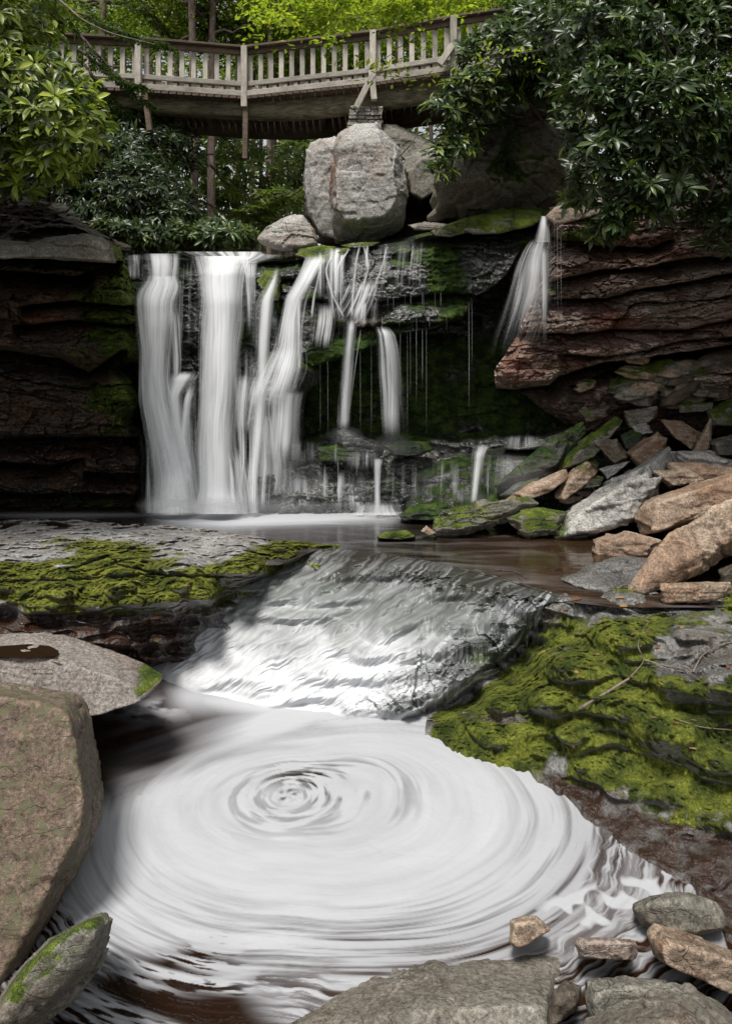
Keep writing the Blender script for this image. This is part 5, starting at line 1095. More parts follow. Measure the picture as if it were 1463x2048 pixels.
M['trunkbark'] = barkmat('reddish_grey_bark', (.09, .065, .055), (.22, .17, .145)); M['bark'] = barkmat('grey_brown_bark', (.045, .035, .028), (.13, .10, .085)); M['twig'] = barkmat('pale_twig', (.12, .095, .075), (.24, .2, .165))
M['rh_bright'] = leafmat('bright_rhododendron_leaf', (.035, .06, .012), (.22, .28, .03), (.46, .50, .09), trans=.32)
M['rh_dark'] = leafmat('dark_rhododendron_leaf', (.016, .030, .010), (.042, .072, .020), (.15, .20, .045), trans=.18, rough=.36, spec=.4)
M['maple'] = leafmat('yellow_green_broad_leaf', (.10, .15, .025), (.22, .28, .04), (.42, .43, .07), trans=.45, rough=.6, spec=.2)
M['forest'] = leafmat('forest_leaf', (.045, .07, .02), (.115, .155, .04), (.24, .28, .08), trans=.5, rough=.6, spec=.2)
M['hemlock'] = leafmat('hemlock_needle', (.02, .04, .014), (.045, .075, .02), (.12, .18, .035), trans=.3, rough=.6, spec=.2)

def unit(v): return v / (np.linalg.norm(v, axis=-1, keepdims=True) + 1e-9)
def leaves(name, Pb, D, Nn, Ln, Wd, mat, shade, parent=None, local=False, simple=False, kind=None, label=None, droop=.12):
    """long leaves: base Pb, direction D, face normal Nn, length, width (arrays)"""
    D = unit(D); S = unit(np.cross(D, Nn)); U = np.cross(S, D)
    Ln = Ln[:, None]; Wd = Wd[:, None]; n = len(Pb)
    if simple:
        T = [(0, 0, 0), (.5, -.5, 0), (1, 0, -droop), (.5, .5, 0)]; Fc = [[0, 1, 2, 3]]
    else:
        T = [(0, 0, 0), (.30, -.40, .05), (.32, 0, 0), (.30, .40, .05), (.68, -.46, .02), (.70, 0, -.04), (.68, .46, .02), (1, 0, -droop - .05)]
        Fc = [[0, 1, 2, 2], [0, 2, 3, 3], [1, 4, 5, 2], [2, 5, 6, 3], [4, 7, 5, 5], [5, 7, 6, 6]]
    V = np.stack([Pb + D * (a * Ln) + S * (b_ * Wd) + U * (c_ * Ln) for a, b_, c_ in T], 1)
    k = len(T); base = (np.arange(n) * k)[:, None, None]
    if simple: Fq = (np.array(Fc)[None] + base).reshape(-1, 4)
    else:
        tri = np.array([[0, 1, 2], [0, 2, 3], [1, 4, 5], [1, 5, 2], [2, 5, 6], [2, 6, 3], [4, 7, 5], [5, 7, 6]]); Fq = (tri[None] + base).reshape(-1, 3)
    sh = np.repeat(np.clip(shade, 0, 1), k)
    o = npmesh(name, V.reshape(-1, 3), Fq, mat, rgba(sh, 0, 0, 1), smooth=False, parent=parent, local=local)
    if kind: tag(o, label, kind=kind)
    return o
def rosettes(centers, axes, R, rg, nl=(7, 10), size=.17, spread=(50, 95)):
    """whorls of long leaves; returns arrays"""
    n = len(centers); cnt = rg.integers(nl[0], nl[1] + 1, n); idx = np.repeat(np.arange(n), cnt); N = len(idx)
    ax = unit(axes)[idx]; ref = np.where(np.abs(ax[:, 2:3]) > .9, np.array([[1., 0, 0]]), np.array([[0, 0, 1.]]))
    a = unit(np.cross(ax, ref)); b_ = np.cross(ax, a)
    j = np.concatenate([np.arange(c) for c in cnt]); ph = rg.uniform(0, 6.28, n)[idx] + j * 2.4 + rg.normal(0, .15, N)
    el = np.radians(rg.uniform(*spread, N)) ; 
    D = ax * np.cos(el)[:, None] + (a * np.cos(ph)[:, None] + b_ * np.sin(ph)[:, None]) * np.sin(el)[:, None]
    D[:, 2] -= rg.uniform(0, .25, N); D = unit(D)
    Nn = unit(ax + .25 * rg.normal(size=(N, 3)))
    sc_ = (R[idx] if hasattr(R, '__len__') else R) * rg.uniform(.5, 1.2, N)
    return centers[idx] + D * .015, D, Nn, size * sc_, size * sc_ * rg.uniform(.24, .34, N), idx
def tube(pts, r0, r1, nseg=6):
    pts = np.asarray(pts, float); n = len(pts); T = unit(np.gradient(pts, axis=0)); ref = np.array([.3, .9, .2]); A = unit(np.cross(T, ref)); B = np.cross(T, A)
    r = np.linspace(r0, r1, n)[:, None]; an = np.linspace(0, 2 * np.pi, nseg, endpoint=False)
    V = np.stack([pts + A * r * math.cos(t) + B * r * math.sin(t) for t in an], 1).reshape(-1, 3)
    Fq = np.array([[i * nseg + j, i * nseg + (j + 1) % nseg, (i + 1) * nseg + (j + 1) % nseg, (i + 1) * nseg + j] for i in range(n - 1) for j in range(nseg)])
    return V, Fq
def tubes(name, lst, mat, parent=None, local=False):
    Vs, Fs, o = [], [], 0
    for pts, a, b_ in lst:
        V, Fq = tube(pts, a, b_); Vs.append(V); Fs.append(Fq + o); o += len(V)
    return npmesh(name, np.concatenate(Vs), np.concatenate(Fs), mat, parent=parent, local=local)
def wiggle(a, b_, n, amp, seed, sag=0):
    t = np.linspace(0, 1, n)[:, None]; a, b_ = np.array(a, float), np.array(b_, float); L = np.linalg.norm(b_ - a)
    q = a + (b_ - a) * t; tt = t[:, 0]
    for i in range(3): q[:, i] += amp * L * fbm(tt * 3, seed * 1.7, i * 5, 3, 200 + i) * np.sin(tt * np.pi)
    q[:, 2] -= sag * np.sin(tt * np.pi)
    return q

def bush(label, blobs, n, mat, size, seed, root_px, light=(.25, -.45, .85), shade=(.15, .75), stems=14, group=None, inner=.25, nl=(7, 10), hang=0.0, name='rhododendron_bush', cat='bush'):
    """blobs: (px, py, Y, rx_px, ry_px, ry_depth_m). Leaves in whorls over the blobs' outsides, stems from the root"""
    rg = np.random.default_rng(seed)
    Cc = np.array([P(b_[0], b_[1], b_[2]) for b_ in blobs]); Rr = np.array([(b_[3] * b_[2] / F, b_[5], b_[4] * b_[2] / F) for b_ in blobs])
    area = Rr[:, 0] * Rr[:, 2] + Rr[:, 1] * Rr[:, 2]; pk = rg.choice(len(blobs), n, p=area / area.sum())
    d = unit(rg.normal(size=(n, 3))); d[:, 1] = np.where(rg.random(n) < .65, -np.abs(d[:, 1]), d[:, 1])
    rad = np.where(rg.random(n) < inner, rg.uniform(.45, .9, n), rg.uniform(.86, 1.08, n))
    wob = 1 + .35 * perlin(d[:, 0] * 2 + pk, d[:, 1] * 2, d[:, 2] * 2, seed)
    pos = Cc[pk] + d * Rr[pk] * (rad * wob)[:, None]
    # keep only what lies on or near the outside of the whole
    ins = np.zeros(n)
    for c, r in zip(Cc, Rr): ins += (((pos - c) / (r * .72)) ** 2).sum(1) < 1
    keep = (ins == 0) | (rg.random(n) < .3); pos, d, pk = pos[keep], d[keep], pk[keep]; m = len(pos)
    ax = unit(d * .7 + np.array(light) * .8 + .3 * rg.normal(size=(m, 3)) + np.array([0, 0, -hang]))
    Pb, D, Nn, Ln, Wd, idx = rosettes(pos, ax, rg.uniform(.8, 1.15, m), rg, nl, size)
    ros = rg.uniform(shade[0], shade[1], m); sh = ros[idx] + rg.normal(0, .12, len(idx))
    root = empty(name, tuple(P(*root_px))); tag(root, label, cat, group)
    leaves('foliage', Pb, D, Nn, Ln, Wd, mat, sh, parent=root)
    # stems
    st = []; R0 = P(*root_px)
    for i in range(stems):
        c = Cc[rg.integers(len(Cc))]; st.append((wiggle(R0 + rg.normal(0, .02, 3), c + rg.normal(0, .3, 3), 12, .25, seed + i), .035, .012))
    sel = rg.choice(m, min(m, 220), replace=False)
    for i in sel: 
        c = Cc[pk[i]]; st.append((wiggle(c * .35 + pos[i] * .65, pos[i], 5, .2, i), .012, .005))
    tubes('stem', st, M['bark'], parent=root)
    return root

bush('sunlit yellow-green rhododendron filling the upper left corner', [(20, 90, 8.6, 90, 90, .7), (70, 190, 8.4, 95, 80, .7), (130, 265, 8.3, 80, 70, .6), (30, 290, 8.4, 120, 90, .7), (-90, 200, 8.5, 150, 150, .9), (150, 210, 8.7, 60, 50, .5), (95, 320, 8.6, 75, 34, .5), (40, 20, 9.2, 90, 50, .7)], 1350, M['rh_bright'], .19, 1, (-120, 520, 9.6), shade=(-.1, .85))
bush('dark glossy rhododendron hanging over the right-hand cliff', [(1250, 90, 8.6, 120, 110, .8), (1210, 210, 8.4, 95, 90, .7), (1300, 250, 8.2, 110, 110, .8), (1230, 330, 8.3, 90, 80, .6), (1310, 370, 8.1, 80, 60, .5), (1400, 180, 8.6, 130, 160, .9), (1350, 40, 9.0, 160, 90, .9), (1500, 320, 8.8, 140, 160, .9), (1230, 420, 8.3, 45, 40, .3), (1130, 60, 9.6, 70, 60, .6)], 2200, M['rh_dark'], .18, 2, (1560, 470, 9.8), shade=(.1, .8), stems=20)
bush('mid green rhododendron over the leaning boulder beside the bridge', [(1010, 130, 11.2, 90, 70, .7), (1080, 80, 11.3, 80, 70, .7), (960, 190, 11.0, 75, 38, .5), (900, 225, 10.9, 55, 26, .35), (1060, 40, 11.8, 60, 40, .5), (1110, 170, 11.2, 60, 50, .6)], 780, M['rh_dark'], .21, 3, (1120, 240, 11.9), shade=(.3, .95), stems=10)
bush('small rhododendron spray hanging at the boulder gap', [(905, 300, 10.9, 45, 16, .25), (880, 340, 10.8, 22, 14, .2), (925, 270, 11.0, 35, 14, .25)], 75, M['rh_dark'], .21, 4, (985, 290, 11.6), shade=(.5, 1), stems=4)
bush('lowest rhododendron sprigs drooping over the red cliff', [(1215, 445, 8.5, 40, 14, .2), (1195, 470, 8.5, 26, 10, .15), (1285, 415, 8.2, 45, 14, .2), (1150, 395, 8.6, 30, 12, .2)], 60, M['rh_dark'], .2, 5, (1340, 380, 8.6), shade=(.5, 1), stems=5)
GB = 'rhododendrons under the bridge'
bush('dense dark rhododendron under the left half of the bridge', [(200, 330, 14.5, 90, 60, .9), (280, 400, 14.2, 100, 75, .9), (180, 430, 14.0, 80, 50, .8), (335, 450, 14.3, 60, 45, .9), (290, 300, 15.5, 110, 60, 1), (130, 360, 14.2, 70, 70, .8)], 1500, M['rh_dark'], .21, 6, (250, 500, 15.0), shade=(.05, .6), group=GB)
bush('low lighter rhododendron at the back edge of the stream', [(450, 475, 13.9, 60, 26, .6), (330, 475, 13.7, 70, 26, .6), (240, 470, 13.4, 60, 26, .5)], 420, M['rh_dark'], .20, 7, (400, 505, 14.2), shade=(.35, .95), group=GB)
bush('loose bushes behind the trunks under the bridge', [(480, 360, 20.5, 90, 60, 1.2), (560, 430, 19.5, 60, 46, 1), (420, 300, 21.5, 90, 50, 1.2), (600, 340, 22.5, 40, 70, 1), (400, 430, 20.5, 60, 50, 1)], 1000, M['forest'], .24, 8, (500, 500, 20), shade=(.1, .8), group=GB)

# ================================================================ forest
def cloud_leaves(cen, rad, n, rg, size, clump=22, flat=.35, spr=.22):
    """clumps of small leaves through an ellipsoid volume"""
    nc = max(3, n // clump); d = unit(rg.normal(size=(nc, 3))) * (rg.random(nc) ** .45)[:, None]
    cc = np.array(cen) + d * np.array(rad); idx = rg.integers(0, nc, n)
    off = rg.normal(size=(n, 3)) * np.array([spr, spr, spr * flat]) * (np.mean(rad) ** .5)
    pos = cc[idx] + off
    D = unit(rg.normal(size=(n, 3)) * np.array([1, 1, .35])); Nn = unit(rg.normal(size=(n, 3)) * .5 + np.array([0, -.2, 1]))
    return pos, D, Nn, size * rg.uniform(.6, 1.3, n), size * .55 * rg.uniform(.7, 1.2, n), (rg.uniform(0, 1, nc))[idx] * .75 + rg.uniform(-.1, .35, n)
def trunk_path(px, Y, top_z, base_z, seed, lean=0):
    X = (px - CX) * Y / F
    return wiggle((X, Y, base_z), (X + lean, Y, top_z), 14, .012, seed)
def gz(Y): return 5.0 + max(0, Y - 13) * .16
def tree(name, label, px, Y, r, crown, n, mat, size, seed, top=None, lean=0, group=None, limbs=10):
    rg = np.random.default_rng(seed + 500); bz = gz(Y) - .5; top = top or CZ + (HY + 260) * Y / F
    tp = trunk_path(px, Y, top, bz, seed, lean); root = empty(name, tuple(tp[0])); tag(root, label, 'tree', group)
    lst = [(tp, r, r * .45)]
    cs = [(P(a, b_, Y + dy), np.array((rx * Y / F, rd, ry * Y / F))) for a, b_, rx, ry, rd, dy in crown]
    for i in range(limbs):
        k = rg.integers(3, 14); c, rr = cs[rg.integers(len(cs))]; e = c + rg.normal(size=3) * rr * .6
        j = int(np.clip(np.searchsorted(tp[:, 2], e[2] - .5), 2, 13)); lst.append((wiggle(tp[j], e, 9, .18, seed * 7 + i), r * .28, r * .05))
    tubes('trunk', lst, M['trunkbark'], parent=root)
    A = [cloud_leaves(c, rr, int(n * (rr.prod() / sum(q[1].prod() for q in cs))), rg, size) for c, rr in cs]
    A = [np.concatenate(x) for x in zip(*A)]
    leaves('crown', *A[:5], mat, A[5], parent=root, simple=True)
    return root
GT = 'trees in the forest beyond the bridge'
tr = [
 ('broadleaf_tree', 'straight dark trunk behind the left bush with pale green crown', 205, 19, .16, [(190, 60, 150, 90, 1.6, .6), (60, -20, 160, 90, 1.6, .6)], 9000, 'forest'),
 ('broadleaf_tree', 'straight pinkish-brown trunk visible above and below the bridge, left of its twin', 386, 17.4, .15, [(360, -60, 130, 70, 1.5, .5), (400, 60, 90, 60, 1.2, 1.2)], 6000, 'forest'),
 ('broadleaf_tree', 'second straight trunk close beside the pinkish one', 424, 17.9, .14, [(470, -40, 120, 90, 1.6, .5), (450, 90, 70, 50, 1.0, 1.2)], 6000, 'forest'),
 ('broadleaf_tree', 'slender trunk between the railing and the maple leaves', 538, 25, .12, [(560, 30, 120, 90, 2.0, 1)], 9000, 'forest'),
 ('broadleaf_tree', 'forest tree behind the balusters at the bend of the bridge', 615, 28, .16, [(640, 70, 140, 100, 2.4, 1)], 11000, 'maple'),
 ('broadleaf_tree', 'forest tree behind the right half of the railing', 800, 28, .16, [(820, 50, 160, 120, 2.4, 1)], 13000, 'maple'),
 ('broadleaf_tree', 'forest tree behind the rightmost railing', 985, 25, .15, [(980, 20, 130, 110, 2.0, 1)], 9000, 'maple'),
 ('broadleaf_tree', 'thin far trunk seen through the gap beside the boulder', 575, 30, .10, [(560, 120, 110, 60, 2.2, 1)], 5000, 'forest'),
 ('broadleaf_tree', 'far trunk left of the split boulder', 540, 33, .12, [(500, 160, 130, 60, 2.2, 1)], 5000, 'forest'),
 ('broadleaf_tree', 'forked tree with dark arching limbs above the left railing', 320, 24, .13, [(300, 40, 140, 90, 2.0, 1), (300, -60, 150, 60, 2.0, 0)], 10000, 'maple'),
 ('broadleaf_tree', 'tall tree rising over the right-hand bush', 1130, 19, .16, [(1140, -20, 150, 110, 1.8, .5), (1300, 30, 150, 120, 1.8, .5)], 10000, 'forest'),
 ('broadleaf_tree', 'tree far back at the upper left edge', 40, 24, .15, [(20, 60, 170, 130, 2.2, 1)], 9000, 'forest'),
]
for i, (nm, lb, px, Y, r, cr, n, mt) in enumerate(tr): tree(nm, lb, px, Y, r, cr, n, M[mt], .125 if Y < 22 else .16, i, group=GT)
# unseen trees added on both rims, crowns placed to shade the cliffs
tree('broadleaf_tree', 'unseen tree added on the right rim to shade the red cliff', 1900, 11, .35, [(1850, -400, 420, 330, 3.6, -2.5), (1800, -50, 260, 260, 3.0, -2.5), (2750, -1350, 560, 420, 3.0, -4.7)], 34000, M['forest'], .2, 41, top=17, group=GT)
tree('broadleaf_tree', 'unseen tree added on the left rim to shade the dark cliff', -420, 10, .35, [(-420, -450, 330, 300, 3.2, -2), (-500, 100, 250, 250, 2.5, -1), (-1500, -1350, 500, 420, 3.0, -4.0)], 24000, M['forest'], .2, 42, top=16, group=GT)
# far wood closing the view
def far_wood():
    rg = np.random.default_rng(77); n = 60000
    X = rg.uniform(-34, 34, n); Y = rg.uniform(36, 52, n); 
    cx = np.round(X / 1.6) * 1.6 + rg.normal(0, .35, n); cz = rg.uniform(6, 42, n); cz = np.round(cz / 1.1) * 1.1 + rg.normal(0, .22, n)
    pos = np.stack([cx, Y, cz], 1); D = unit(rg.normal(size=(n, 3)) * np.array([1, 1, .4])); Nn = unit(rg.normal(size=(n, 3)) * .6 + np.array([0, -.5, .8]))
    o = leaves('forest_foliage', pos, D, Nn, rg.uniform(.35, .8, n), rg.uniform(.25, .45, n), M['forest'], np.clip(rg.random(n) * .6 + .35 * hash1((X / 3).astype(int) + 50 * (cz / 4).astype(int), 3), 0, 1), simple=True)
    tag(o, 'far wall of bright green forest leaves beyond the bridge', kind='stuff')
    GF = 'far trunks'
    for i in range(16):
        px = [250, 300, 470, 505, 560, 590, 600, 350, 130, 700, 860, 930, 1050, 520, 548, 610][i]; Yt = rg.uniform(28, 36)
        t_ = tubes('tree_trunk', [(trunk_path(px, Yt, 45, 6, i + 60), .13, .08)], M['bark'], local=True); tag(t_, 'slim far trunk in the forest beyond the bridge', 'tree', GF)
far_wood()
# hemlock branches (feathery, drooping) left of the railing and on the leaning boulder
def hemlock(label, limbs, seed, size=.05, mat='hemlock', group=None, name='hemlock_bough', sub=9, dens=26, ln=.55, shade=(.2, .9)):
    rg = np.random.default_rng(seed); st = []; PP, DD, NN, LL, WW, SS = [], [], [], [], [], []
    for a, b_ in limbs:
        a, b_ = P(*a), P(*b_); main = wiggle(a, b_, 16, .08, seed, .1); st.append((main, .03, .006)); L = np.linalg.norm(b_ - a); d0 = unit(b_ - a)
        for j in range(2, 16):
            for sgn in (-1, 1):
                sd = unit(np.cross(d0, [0, 0, 1])) * sgn
                e = main[j] + (sd * .8 + d0 * .7 + np.array([0, 0, -.25])) * ln * rg.uniform(.5, 1.1) * (1.15 - j / 17)
                tw = wiggle(main[j], e, 6, .1, j); st.append((tw, .006, .002))
                m = dens; f = rg.random(m); q = main[j] + (e - main[j]) * f[:, None]
                dr = unit(unit(e - main[j]) * .5 + rg.normal(size=(m, 3)) * np.array([.7, .7, .2]))
                PP.append(q); DD.append(dr); NN.append(unit(rg.normal(size=(m, 3)) * .3 + [0, 0, 1])); LL.append(rg.uniform(.7, 1.5, m) * size * 1.8); WW.append(np.full(m, size * .5)); SS.append(rg.uniform(*shade, m))
    root = empty(name, tuple(P(*limbs[0][0]))); tag(root, label, 'branch', group)
    tubes('branch', st, M['bark'], parent=root)
    leaves('needles', np.concatenate(PP), np.concatenate(DD), np.concatenate(NN), np.concatenate(LL), np.concatenate(WW), M[mat], np.concatenate(SS), parent=root, simple=True)
hemlock('feathery hemlock bough hanging in front of the bridge\'s left railing', [((150, 60, 11.5), (300, 205, 11.2)), ((160, 100, 11.5), (285, 170, 11.0)), ((150, 20, 11.6), (330, 85, 11.2)), ((170, 130, 11.5), (250, 215, 11.3))], 1, ln=.5, shade=(.1, .8))
hemlock('small hemlock sprig on the great leaning boulder', [((1040, 235, 11.6), (985, 330, 11.3)), ((1060, 220, 11.6), (940, 250, 11.2)), ((1010, 300, 11.5), (1030, 345, 11.3))], 2, ln=.4)
hemlock('pale feathery boughs under the bridge near the perched boulder', [((420, 330, 17), (560, 440, 16)), ((400, 400, 17), (600, 460, 16)), ((620, 360, 18), (510, 430, 16.5)), ((440, 420, 16.5), (560, 400, 16))], 3, size=.07, ln=.9, shade=(.5, 1), mat='forest')
hemlock('dark hemlock boughs hanging above the left railing', [((330, -60, 19), (470, 70, 18)), ((640, -30, 20), (470, 60, 19)), ((250, -40, 19), (330, 60, 18)), ((560, 20, 19), (400, 60, 18.5)), ((90, -20, 16), (250, 60, 15.5))], 4, size=.07, ln=1.0)
# bright broad-leaf sprays hanging in front of the bridge
def sprays():
    rg = np.random.default_rng(31); st = []; A = []
    limbs = [((620, -90, 8.6), (560, 60, 8.2), 34), ((800, -80, 8.6), (620, 45, 8.3), 60), ((1000, -60, 8.6), (700, 40, 8.2), 60), ((1000, -70, 8.8), (800, 20, 8.3), 40), ((700, -80, 8.6), (640, 90, 8.1), 30), ((980, -60, 9.0), (740, 130, 8.6), 14), ((1080, 100, 9.2), (760, 150, 8.6), 18), ((560, -60, 8.6), (520, 40, 8.4), 34), ((900, -60, 8.6), (760, 20, 8.3), 60), ((880, -80, 8.5), (600, 10, 8.2), 70)]
    for i, (a, b_, n) in enumerate(limbs):
        m_ = wiggle(P(*a), P(*b_), 14, .1, i + 3, .1); st.append((m_, .012, .003))
        for j in range(n):
            k = rg.integers(3, 14); c = m_[k] + rg.normal(size=3) * np.array([.17, .15, .05]); q = 7
            pos = c + rg.normal(size=(q, 3)) * np.array([.08, .08, .022])
            A.append((pos, unit(rg.normal(size=(q, 3)) * np.array([1, 1, .5]) - np.array([.3, 0, .2])), unit(rg.normal(size=(q, 3)) * .35 + [0, -.2, 1]), rg.uniform(.06, .11, q), rg.uniform(.035, .055, q), rg.uniform(.35, 1.0, q)))
    root = empty('maple_bough', tuple(P(900, -60, 8.7))); tag(root, 'bright yellow-green maple sprays hanging in front of the middle of the bridge', 'branch')
    tubes('branch', st, M['bark'], parent=root)
    A = [np.concatenate(x) for x in zip(*A)]; leaves('foliage', *A[:5], M['maple'], A[5], parent=root, simple=True)
sprays()

# ================================================================ terrain
def ground():
    x = np.concatenate([-np.geomspace(400, 16, 22), np.linspace(-15.5, 15.5, 125), np.geomspace(16, 400, 22)]); y = np.concatenate([-np.geomspace(300, 6, 16), np.linspace(-5.5, 30, 143), np.geomspace(31, 900, 26)])
    X, Y = np.meshgrid(x, y)
    side = ss(6.3, 8.2, np.abs(X + .15)) * 7.5 + ss(8, 30, np.abs(X)) * 12
    side = side * ss(-7, 3, Y)
    bankr = ss(4.35, 5.3, X) * 1.75 * ss(-3, 2, Y); bankl = ss(3.45, 4.4, -X) * 1.5 * ss(-3, 2, Y); side = np.maximum(side, np.maximum(bankr, bankl))
    plateau = (5.15 + .16 * np.clip(Y - 13, 0, 200)) * ss(13.4, 14.6, Y)
    Z = -.75 + np.maximum(side, plateau + (side * .5) * ss(13, 15, Y)) + .25 * fbm(X * .5, Y * .5, 0, 4, 3) * ss(5, 7, np.abs(X) + ss(13, 15, Y) * 9)
    Z = np.minimum(Z, 60)
    m, nt = newmat('forest_floor'); b = NB(nt); tc = b.n('ShaderNodeTexCoord').outputs['Object']; n = b.noise(tc, 2.5, 8, .7)
    pr = b.n('ShaderNodeBsdfPrincipled'); b.put(pr.inputs['Base Color'], b.mix(b.mapr(n, .35, .65), (.025, .02, .012), (.06, .05, .025))); pr.inputs['Roughness'].default_value = .95
    b.put(pr.inputs['Normal'], b.bump(n, .8, .1)); b.out(pr.outputs[0])
    o = gridmesh('ground', np.stack([X, Y, Z], -1), m); tag(o, 'forest floor and stream bed', kind='structure')
ground()
# stream above the falls
def stream():
    X, Y = np.meshgrid(np.linspace(-5.5, 3.0, 120), np.linspace(12.3, 17.5, 60)); Z = 5.37 + .03 * (Y - 12.3) + .01 * fbm(X, Y * 3, 0, 3, 3)
    m = watermat('stream_water', deep=(.03, .03, .028)); f = np.clip(.35 + .8 * fbm(X, Y * 4, 0, 3, 8), 0, .7)
    tag(gridmesh('stream_water', np.stack([X, Y, Z], -1), m, rgba(f, .2, 0, 1)), 'shallow stream sliding to the lip of the falls', kind='structure')
stream()
# ================================================================ twigs and fallen leaves
def stick(name, label, pts, r0, r1, mat='twig', group=None, br=()):
    ps = np.array([P(*p) for p in pts]); t = np.linspace(0, len(ps) - 1, len(ps) * 6); q = np.stack([np.interp(t, range(len(ps)), ps[:, i]) for i in range(3)], 1)
    k = np.ones(5) / 5; q[2:-2] = np.stack([np.convolve(q[:, i], k, 'valid') for i in range(3)], 1)
    lst = [(q, r0, r1)]
    for b_ in br: lst.append((np.array([P(*p) for p in b_]), r1 * .9, r1 * .4))
    o = tubes(name, lst, M[mat], local=True); tag(o, label, 'stick', group); return o
bpy.context.view_layer.update(); DG = bpy.context.evaluated_depsgraph_get()
def hit(px, py, fall_y):
    d = Vector(P(px, py, 1.0)) - Vector((0, 0, CZ)); ok, loc, nrm, *_ = bpy.context.scene.ray_cast(DG, Vector((0, 0, CZ)), d.normalized())
    return loc.y if ok else fall_y
def bz(px, py, z, up=.02):
    Y = hit(px, py, float(Yz(py, z))); return (px, py, Y - up)
stick('stick', 'straight pale stick lying across the green moss on the right bank', [bz(1158, 1418, .62), bz(1205, 1390, .74), bz(1256, 1358, .88)], .014, .010)
stick('twig', 'long curved bare twig arching above the moss on the right bank', [bz(1256, 1358, .90), bz(1290, 1322, 1.0), bz(1272, 1290, 1.1), bz(1288, 1255, 1.15), bz(1300, 1240, 1.1)], .006, .003)
stick('twig', 'bare twig running right from the curved one', [bz(1288, 1320, 1.02), bz(1330, 1332, 1.05), bz(1372, 1340, 1.0), bz(1400, 1362, .95)], .007, .004)
stick('twig', 'tangle of forked dry twigs at the right frame edge over the wet rock', [bz(1385, 1345, 1.0), bz(1402, 1310, 1.15), bz(1440, 1290, 1.2), bz(1480, 1280, 1.2)], .008, .004, br=([bz(1402, 1310, 1.15), bz(1425, 1330, 1.05), bz(1470, 1345, 1.0)], [bz(1410, 1300, 1.2), bz(1440, 1318, 1.1), bz(1480, 1330, 1.05)], [bz(1398, 1318, 1.1), bz(1420, 1296, 1.2), bz(1440, 1262, 1.3)]))
stick('twig', 'thin pale twig low on the moss near the right frame edge', [bz(1356, 1440, .75), bz(1400, 1455, .7), bz(1480, 1462, .7)], .005, .004)
stick('twig', 'small forked twig caught at the brink of the cascade', [bz(990, 1140, 1.1), bz(1030, 1142, 1.14), bz(1055, 1158, 1.1)], .008, .004, 'bark', br=([bz(1030, 1142, 1.14), bz(1046, 1170, 1.08)],))
stick('stick', 'thin dry stick wedged between the pale boulders below the bridge', [(792, 318, 12.2), (820, 290, 12.0), (838, 262, 11.9)], .014, .009)
stick('root', 'bare vine trailing down the red cliff under the dark bush', [(1395, 180, 8.2), (1385, 260, 8.15), (1395, 330, 8.2), (1370, 390, 8.3), (1320, 440, 8.6), (1290, 490, 9.0)], .010, .005)
stick('stick', 'bare pale branch reaching right across the upper left bush', [(120, 0, 8.0), (165, 40, 7.9), (220, 66, 7.9), (310, 88, 8.0)], .014, .004)
m, nt = newmat('fallen_leaf'); b = NB(nt); pr = b.n('ShaderNodeBsdfPrincipled'); pr.inputs['Base Color'].default_value = (.24, .135, .05, 1); pr.inputs['Roughness'].default_value = .6; b.out(pr.outputs[0]); M['dead'] = m
m, nt = newmat('fallen_brown_leaf'); b = NB(nt); pr = b.n('ShaderNodeBsdfPrincipled'); pr.inputs['Base Color'].default_value = (.12, .055, .028, 1); pr.inputs['Roughness'].default_value = .6; b.out(pr.outputs[0]); M['dead2'] = m
def fleaf(px, py, z, L, ang, label, mt='dead', w=.35):
    p = P(*bz(px, py, z, .012)); D = np.array([[math.cos(ang), math.sin(ang), .12]]); o = leaves('fallen_leaf', p[None], D, np.array([[.1, -.35, 1.]]), np.array([L]), np.array([L * w]), M[mt], np.array([.5]), local=True)
    tag(o, label, 'leaf')
fleaf(1080, 1306, .86, .13, .15, 'light tan fallen leaf where the cascade meets the right moss bank')
fleaf(1140, 1202, 1.12, .16, .5, 'rusty leaf on the wet rock above the moss', 'dead2'); fleaf(1125, 1222, 1.08, .14, .7, 'brown leaf just below the rusty one', 'dead2')
fleaf(1238, 1213, 1.13, .09, .2, 'small salmon leaf on the wet rock under the leaning slab', 'dead', .6); fleaf(1225, 1197, 1.13, .15, .0, 'narrow tan leaf on the ledge near the flat-topped block', 'dead', .2)
fleaf(1148, 1345, .84, .045, .2, 'tiny yellow leaf on the green moss', 'dead', .8)
fleaf(300, 1238, .72, .16, .1, 'brown leaf on the wet shelf under the left ledge', 'dead2', .3); fleaf(100, 1322, .98, .11, -.2, 'thin brown needle leaf on the flat-topped boulder', 'dead2', .12)

rgl = random.Random(4)
for i in range(46):
    if i < 30: x, y = rgl.uniform(1120, 1460), rgl.uniform(1215, 1500)
    elif i < 38: x, y = rgl.uniform(20, 480), rgl.uniform(1070, 1190)
    else: x, y = rgl.uniform(1180, 1455), rgl.uniform(850, 1000)
    fleaf(x, y, .8, rgl.uniform(.035, .085), rgl.uniform(0, 6.28), 'little dry leaf scrap lying on the moss and rocks', rgl.choice(['dead', 'dead2', 'dead2']), rgl.uniform(.25, .5))
    C.objects[-1]['group'] = 'dry leaf scraps'

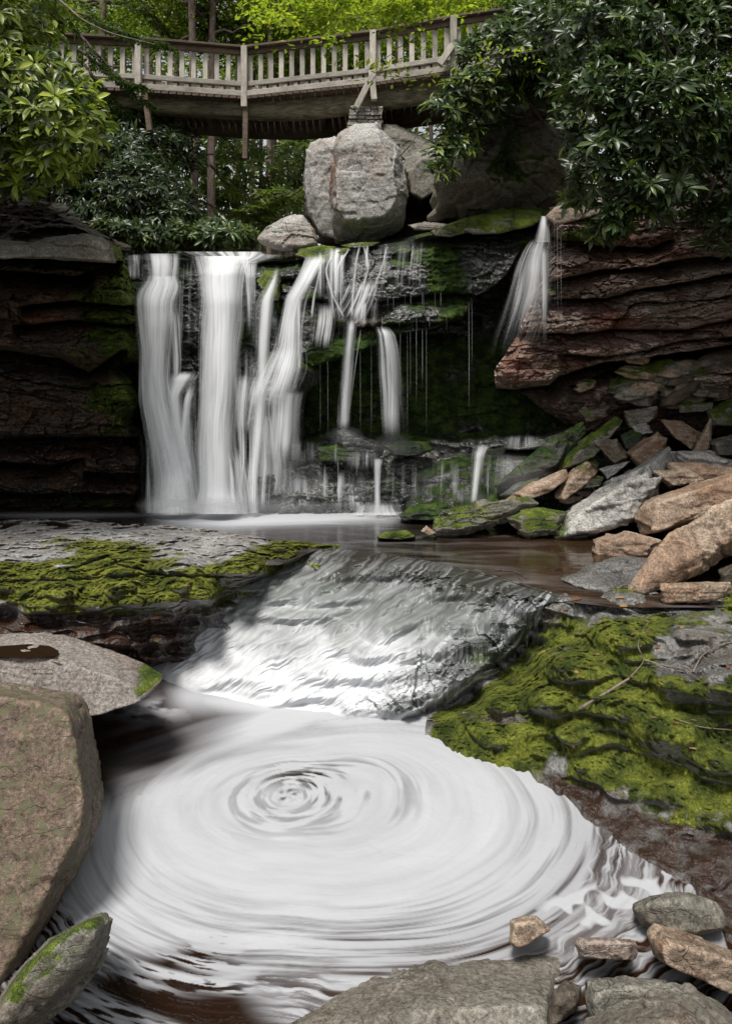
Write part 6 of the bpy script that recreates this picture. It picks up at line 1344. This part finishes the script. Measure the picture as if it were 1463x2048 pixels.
# rain puddle on the flat-topped boulder
def puddle():
    ok = [hit(x, 1303, 6.0) for x in (20, 60, 95)]; Yp = float(np.median(ok)); zp = P(50, 1303, Yp)[2] + .012
    pts = [(-60, 1296), (0, 1292), (60, 1288), (100, 1292), (118, 1302), (112, 1312), (60, 1317), (0, 1314), (-60, 1312)]
    an = np.linspace(0, 2 * np.pi, 60, endpoint=False); q = np.array([P(a, b_, Yz(b_, zp)) for a, b_ in pts]); q = np.concatenate([q, q[:1]]); t = np.linspace(0, len(pts), 60, endpoint=False)
    ring = np.stack([np.interp(t, range(len(pts) + 1), q[:, i]) for i in range(3)], 1); c = ring.mean(0)
    V = np.concatenate([[c], c + (ring - c) * .5, ring]); Fq = np.array([[0, 1 + i, 1 + (i + 1) % 60] for i in range(60)] + [[1 + i, 61 + i, 61 + (i + 1) % 60] for i in range(60)] + [[1 + i, 61 + (i + 1) % 60, 1 + (i + 1) % 60] for i in range(60)])
    o = npmesh('puddle_water', V, Fq, watermat('puddle', deep=(.02, .011, .006), rough=.03, bumpk=.03), rgba(np.zeros(len(V)), .0, 0, 1)); tag(o, 'shallow brown rain puddle on the flat-topped boulder', kind='structure')
puddle()
# ================================================================ light, sky, camera
sc = bpy.context.scene
w = bpy.data.worlds.new('World'); sc.world = w; w.use_nodes = True
nt = w.node_tree; bg = nt.nodes['Background']
sky = nt.nodes.new('ShaderNodeTexSky'); sky.sky_type = 'NISHITA'; sky.sun_disc = False
EL, AZ = math.radians(64), math.radians(200)     # azimuth measured clockwise from +Y
sky.sun_elevation = EL; sky.sun_rotation = AZ; sky.altitude = 900; sky.air_density = 1.0; sky.dust_density = 3.5; sky.ozone_density = 1.0
hs = nt.nodes.new('ShaderNodeHueSaturation'); hs.inputs['Saturation'].default_value = .15   # thin overcast
nt.links.new(sky.outputs[0], hs.inputs['Color']); nt.links.new(hs.outputs[0], bg.inputs[0]); bg.inputs[1].default_value = .085
L = bpy.data.lights.new('sun', 'SUN'); L.energy = 2.4; L.angle = math.radians(14); L.color = (1, .96, .9)
lo = bpy.data.objects.new('sun', L); C.objects.link(lo)
d = Vector((math.sin(AZ) * math.cos(EL), math.cos(AZ) * math.cos(EL), math.sin(EL)))
lo.rotation_euler = d.to_track_quat('Z', 'Y').to_euler(); lo.location = d * 60
cd = bpy.data.cameras.new('camera'); cam = bpy.data.objects.new('camera', cd); C.objects.link(cam)
cam.location = (0, 0, CZ); cam.rotation_euler = (math.radians(90), 0, 0)
cd.sensor_fit = 'HORIZONTAL'; cd.sensor_width = 36; cd.lens = 36 * F / 1463.0
cd.shift_y = -(1024 - HY) / 1463.0; cd.clip_start = .05; cd.clip_end = 3000
sc.camera = cam
sc.view_settings.view_transform = 'Standard'; sc.view_settings.look = 'None'; sc.view_settings.gamma = 1
sc.view_settings.exposure = 0.95
cy = sc.cycles; cy.max_bounces = 8; cy.transparent_max_bounces = 24; cy.diffuse_bounces = 4; cy.use_denoising = True
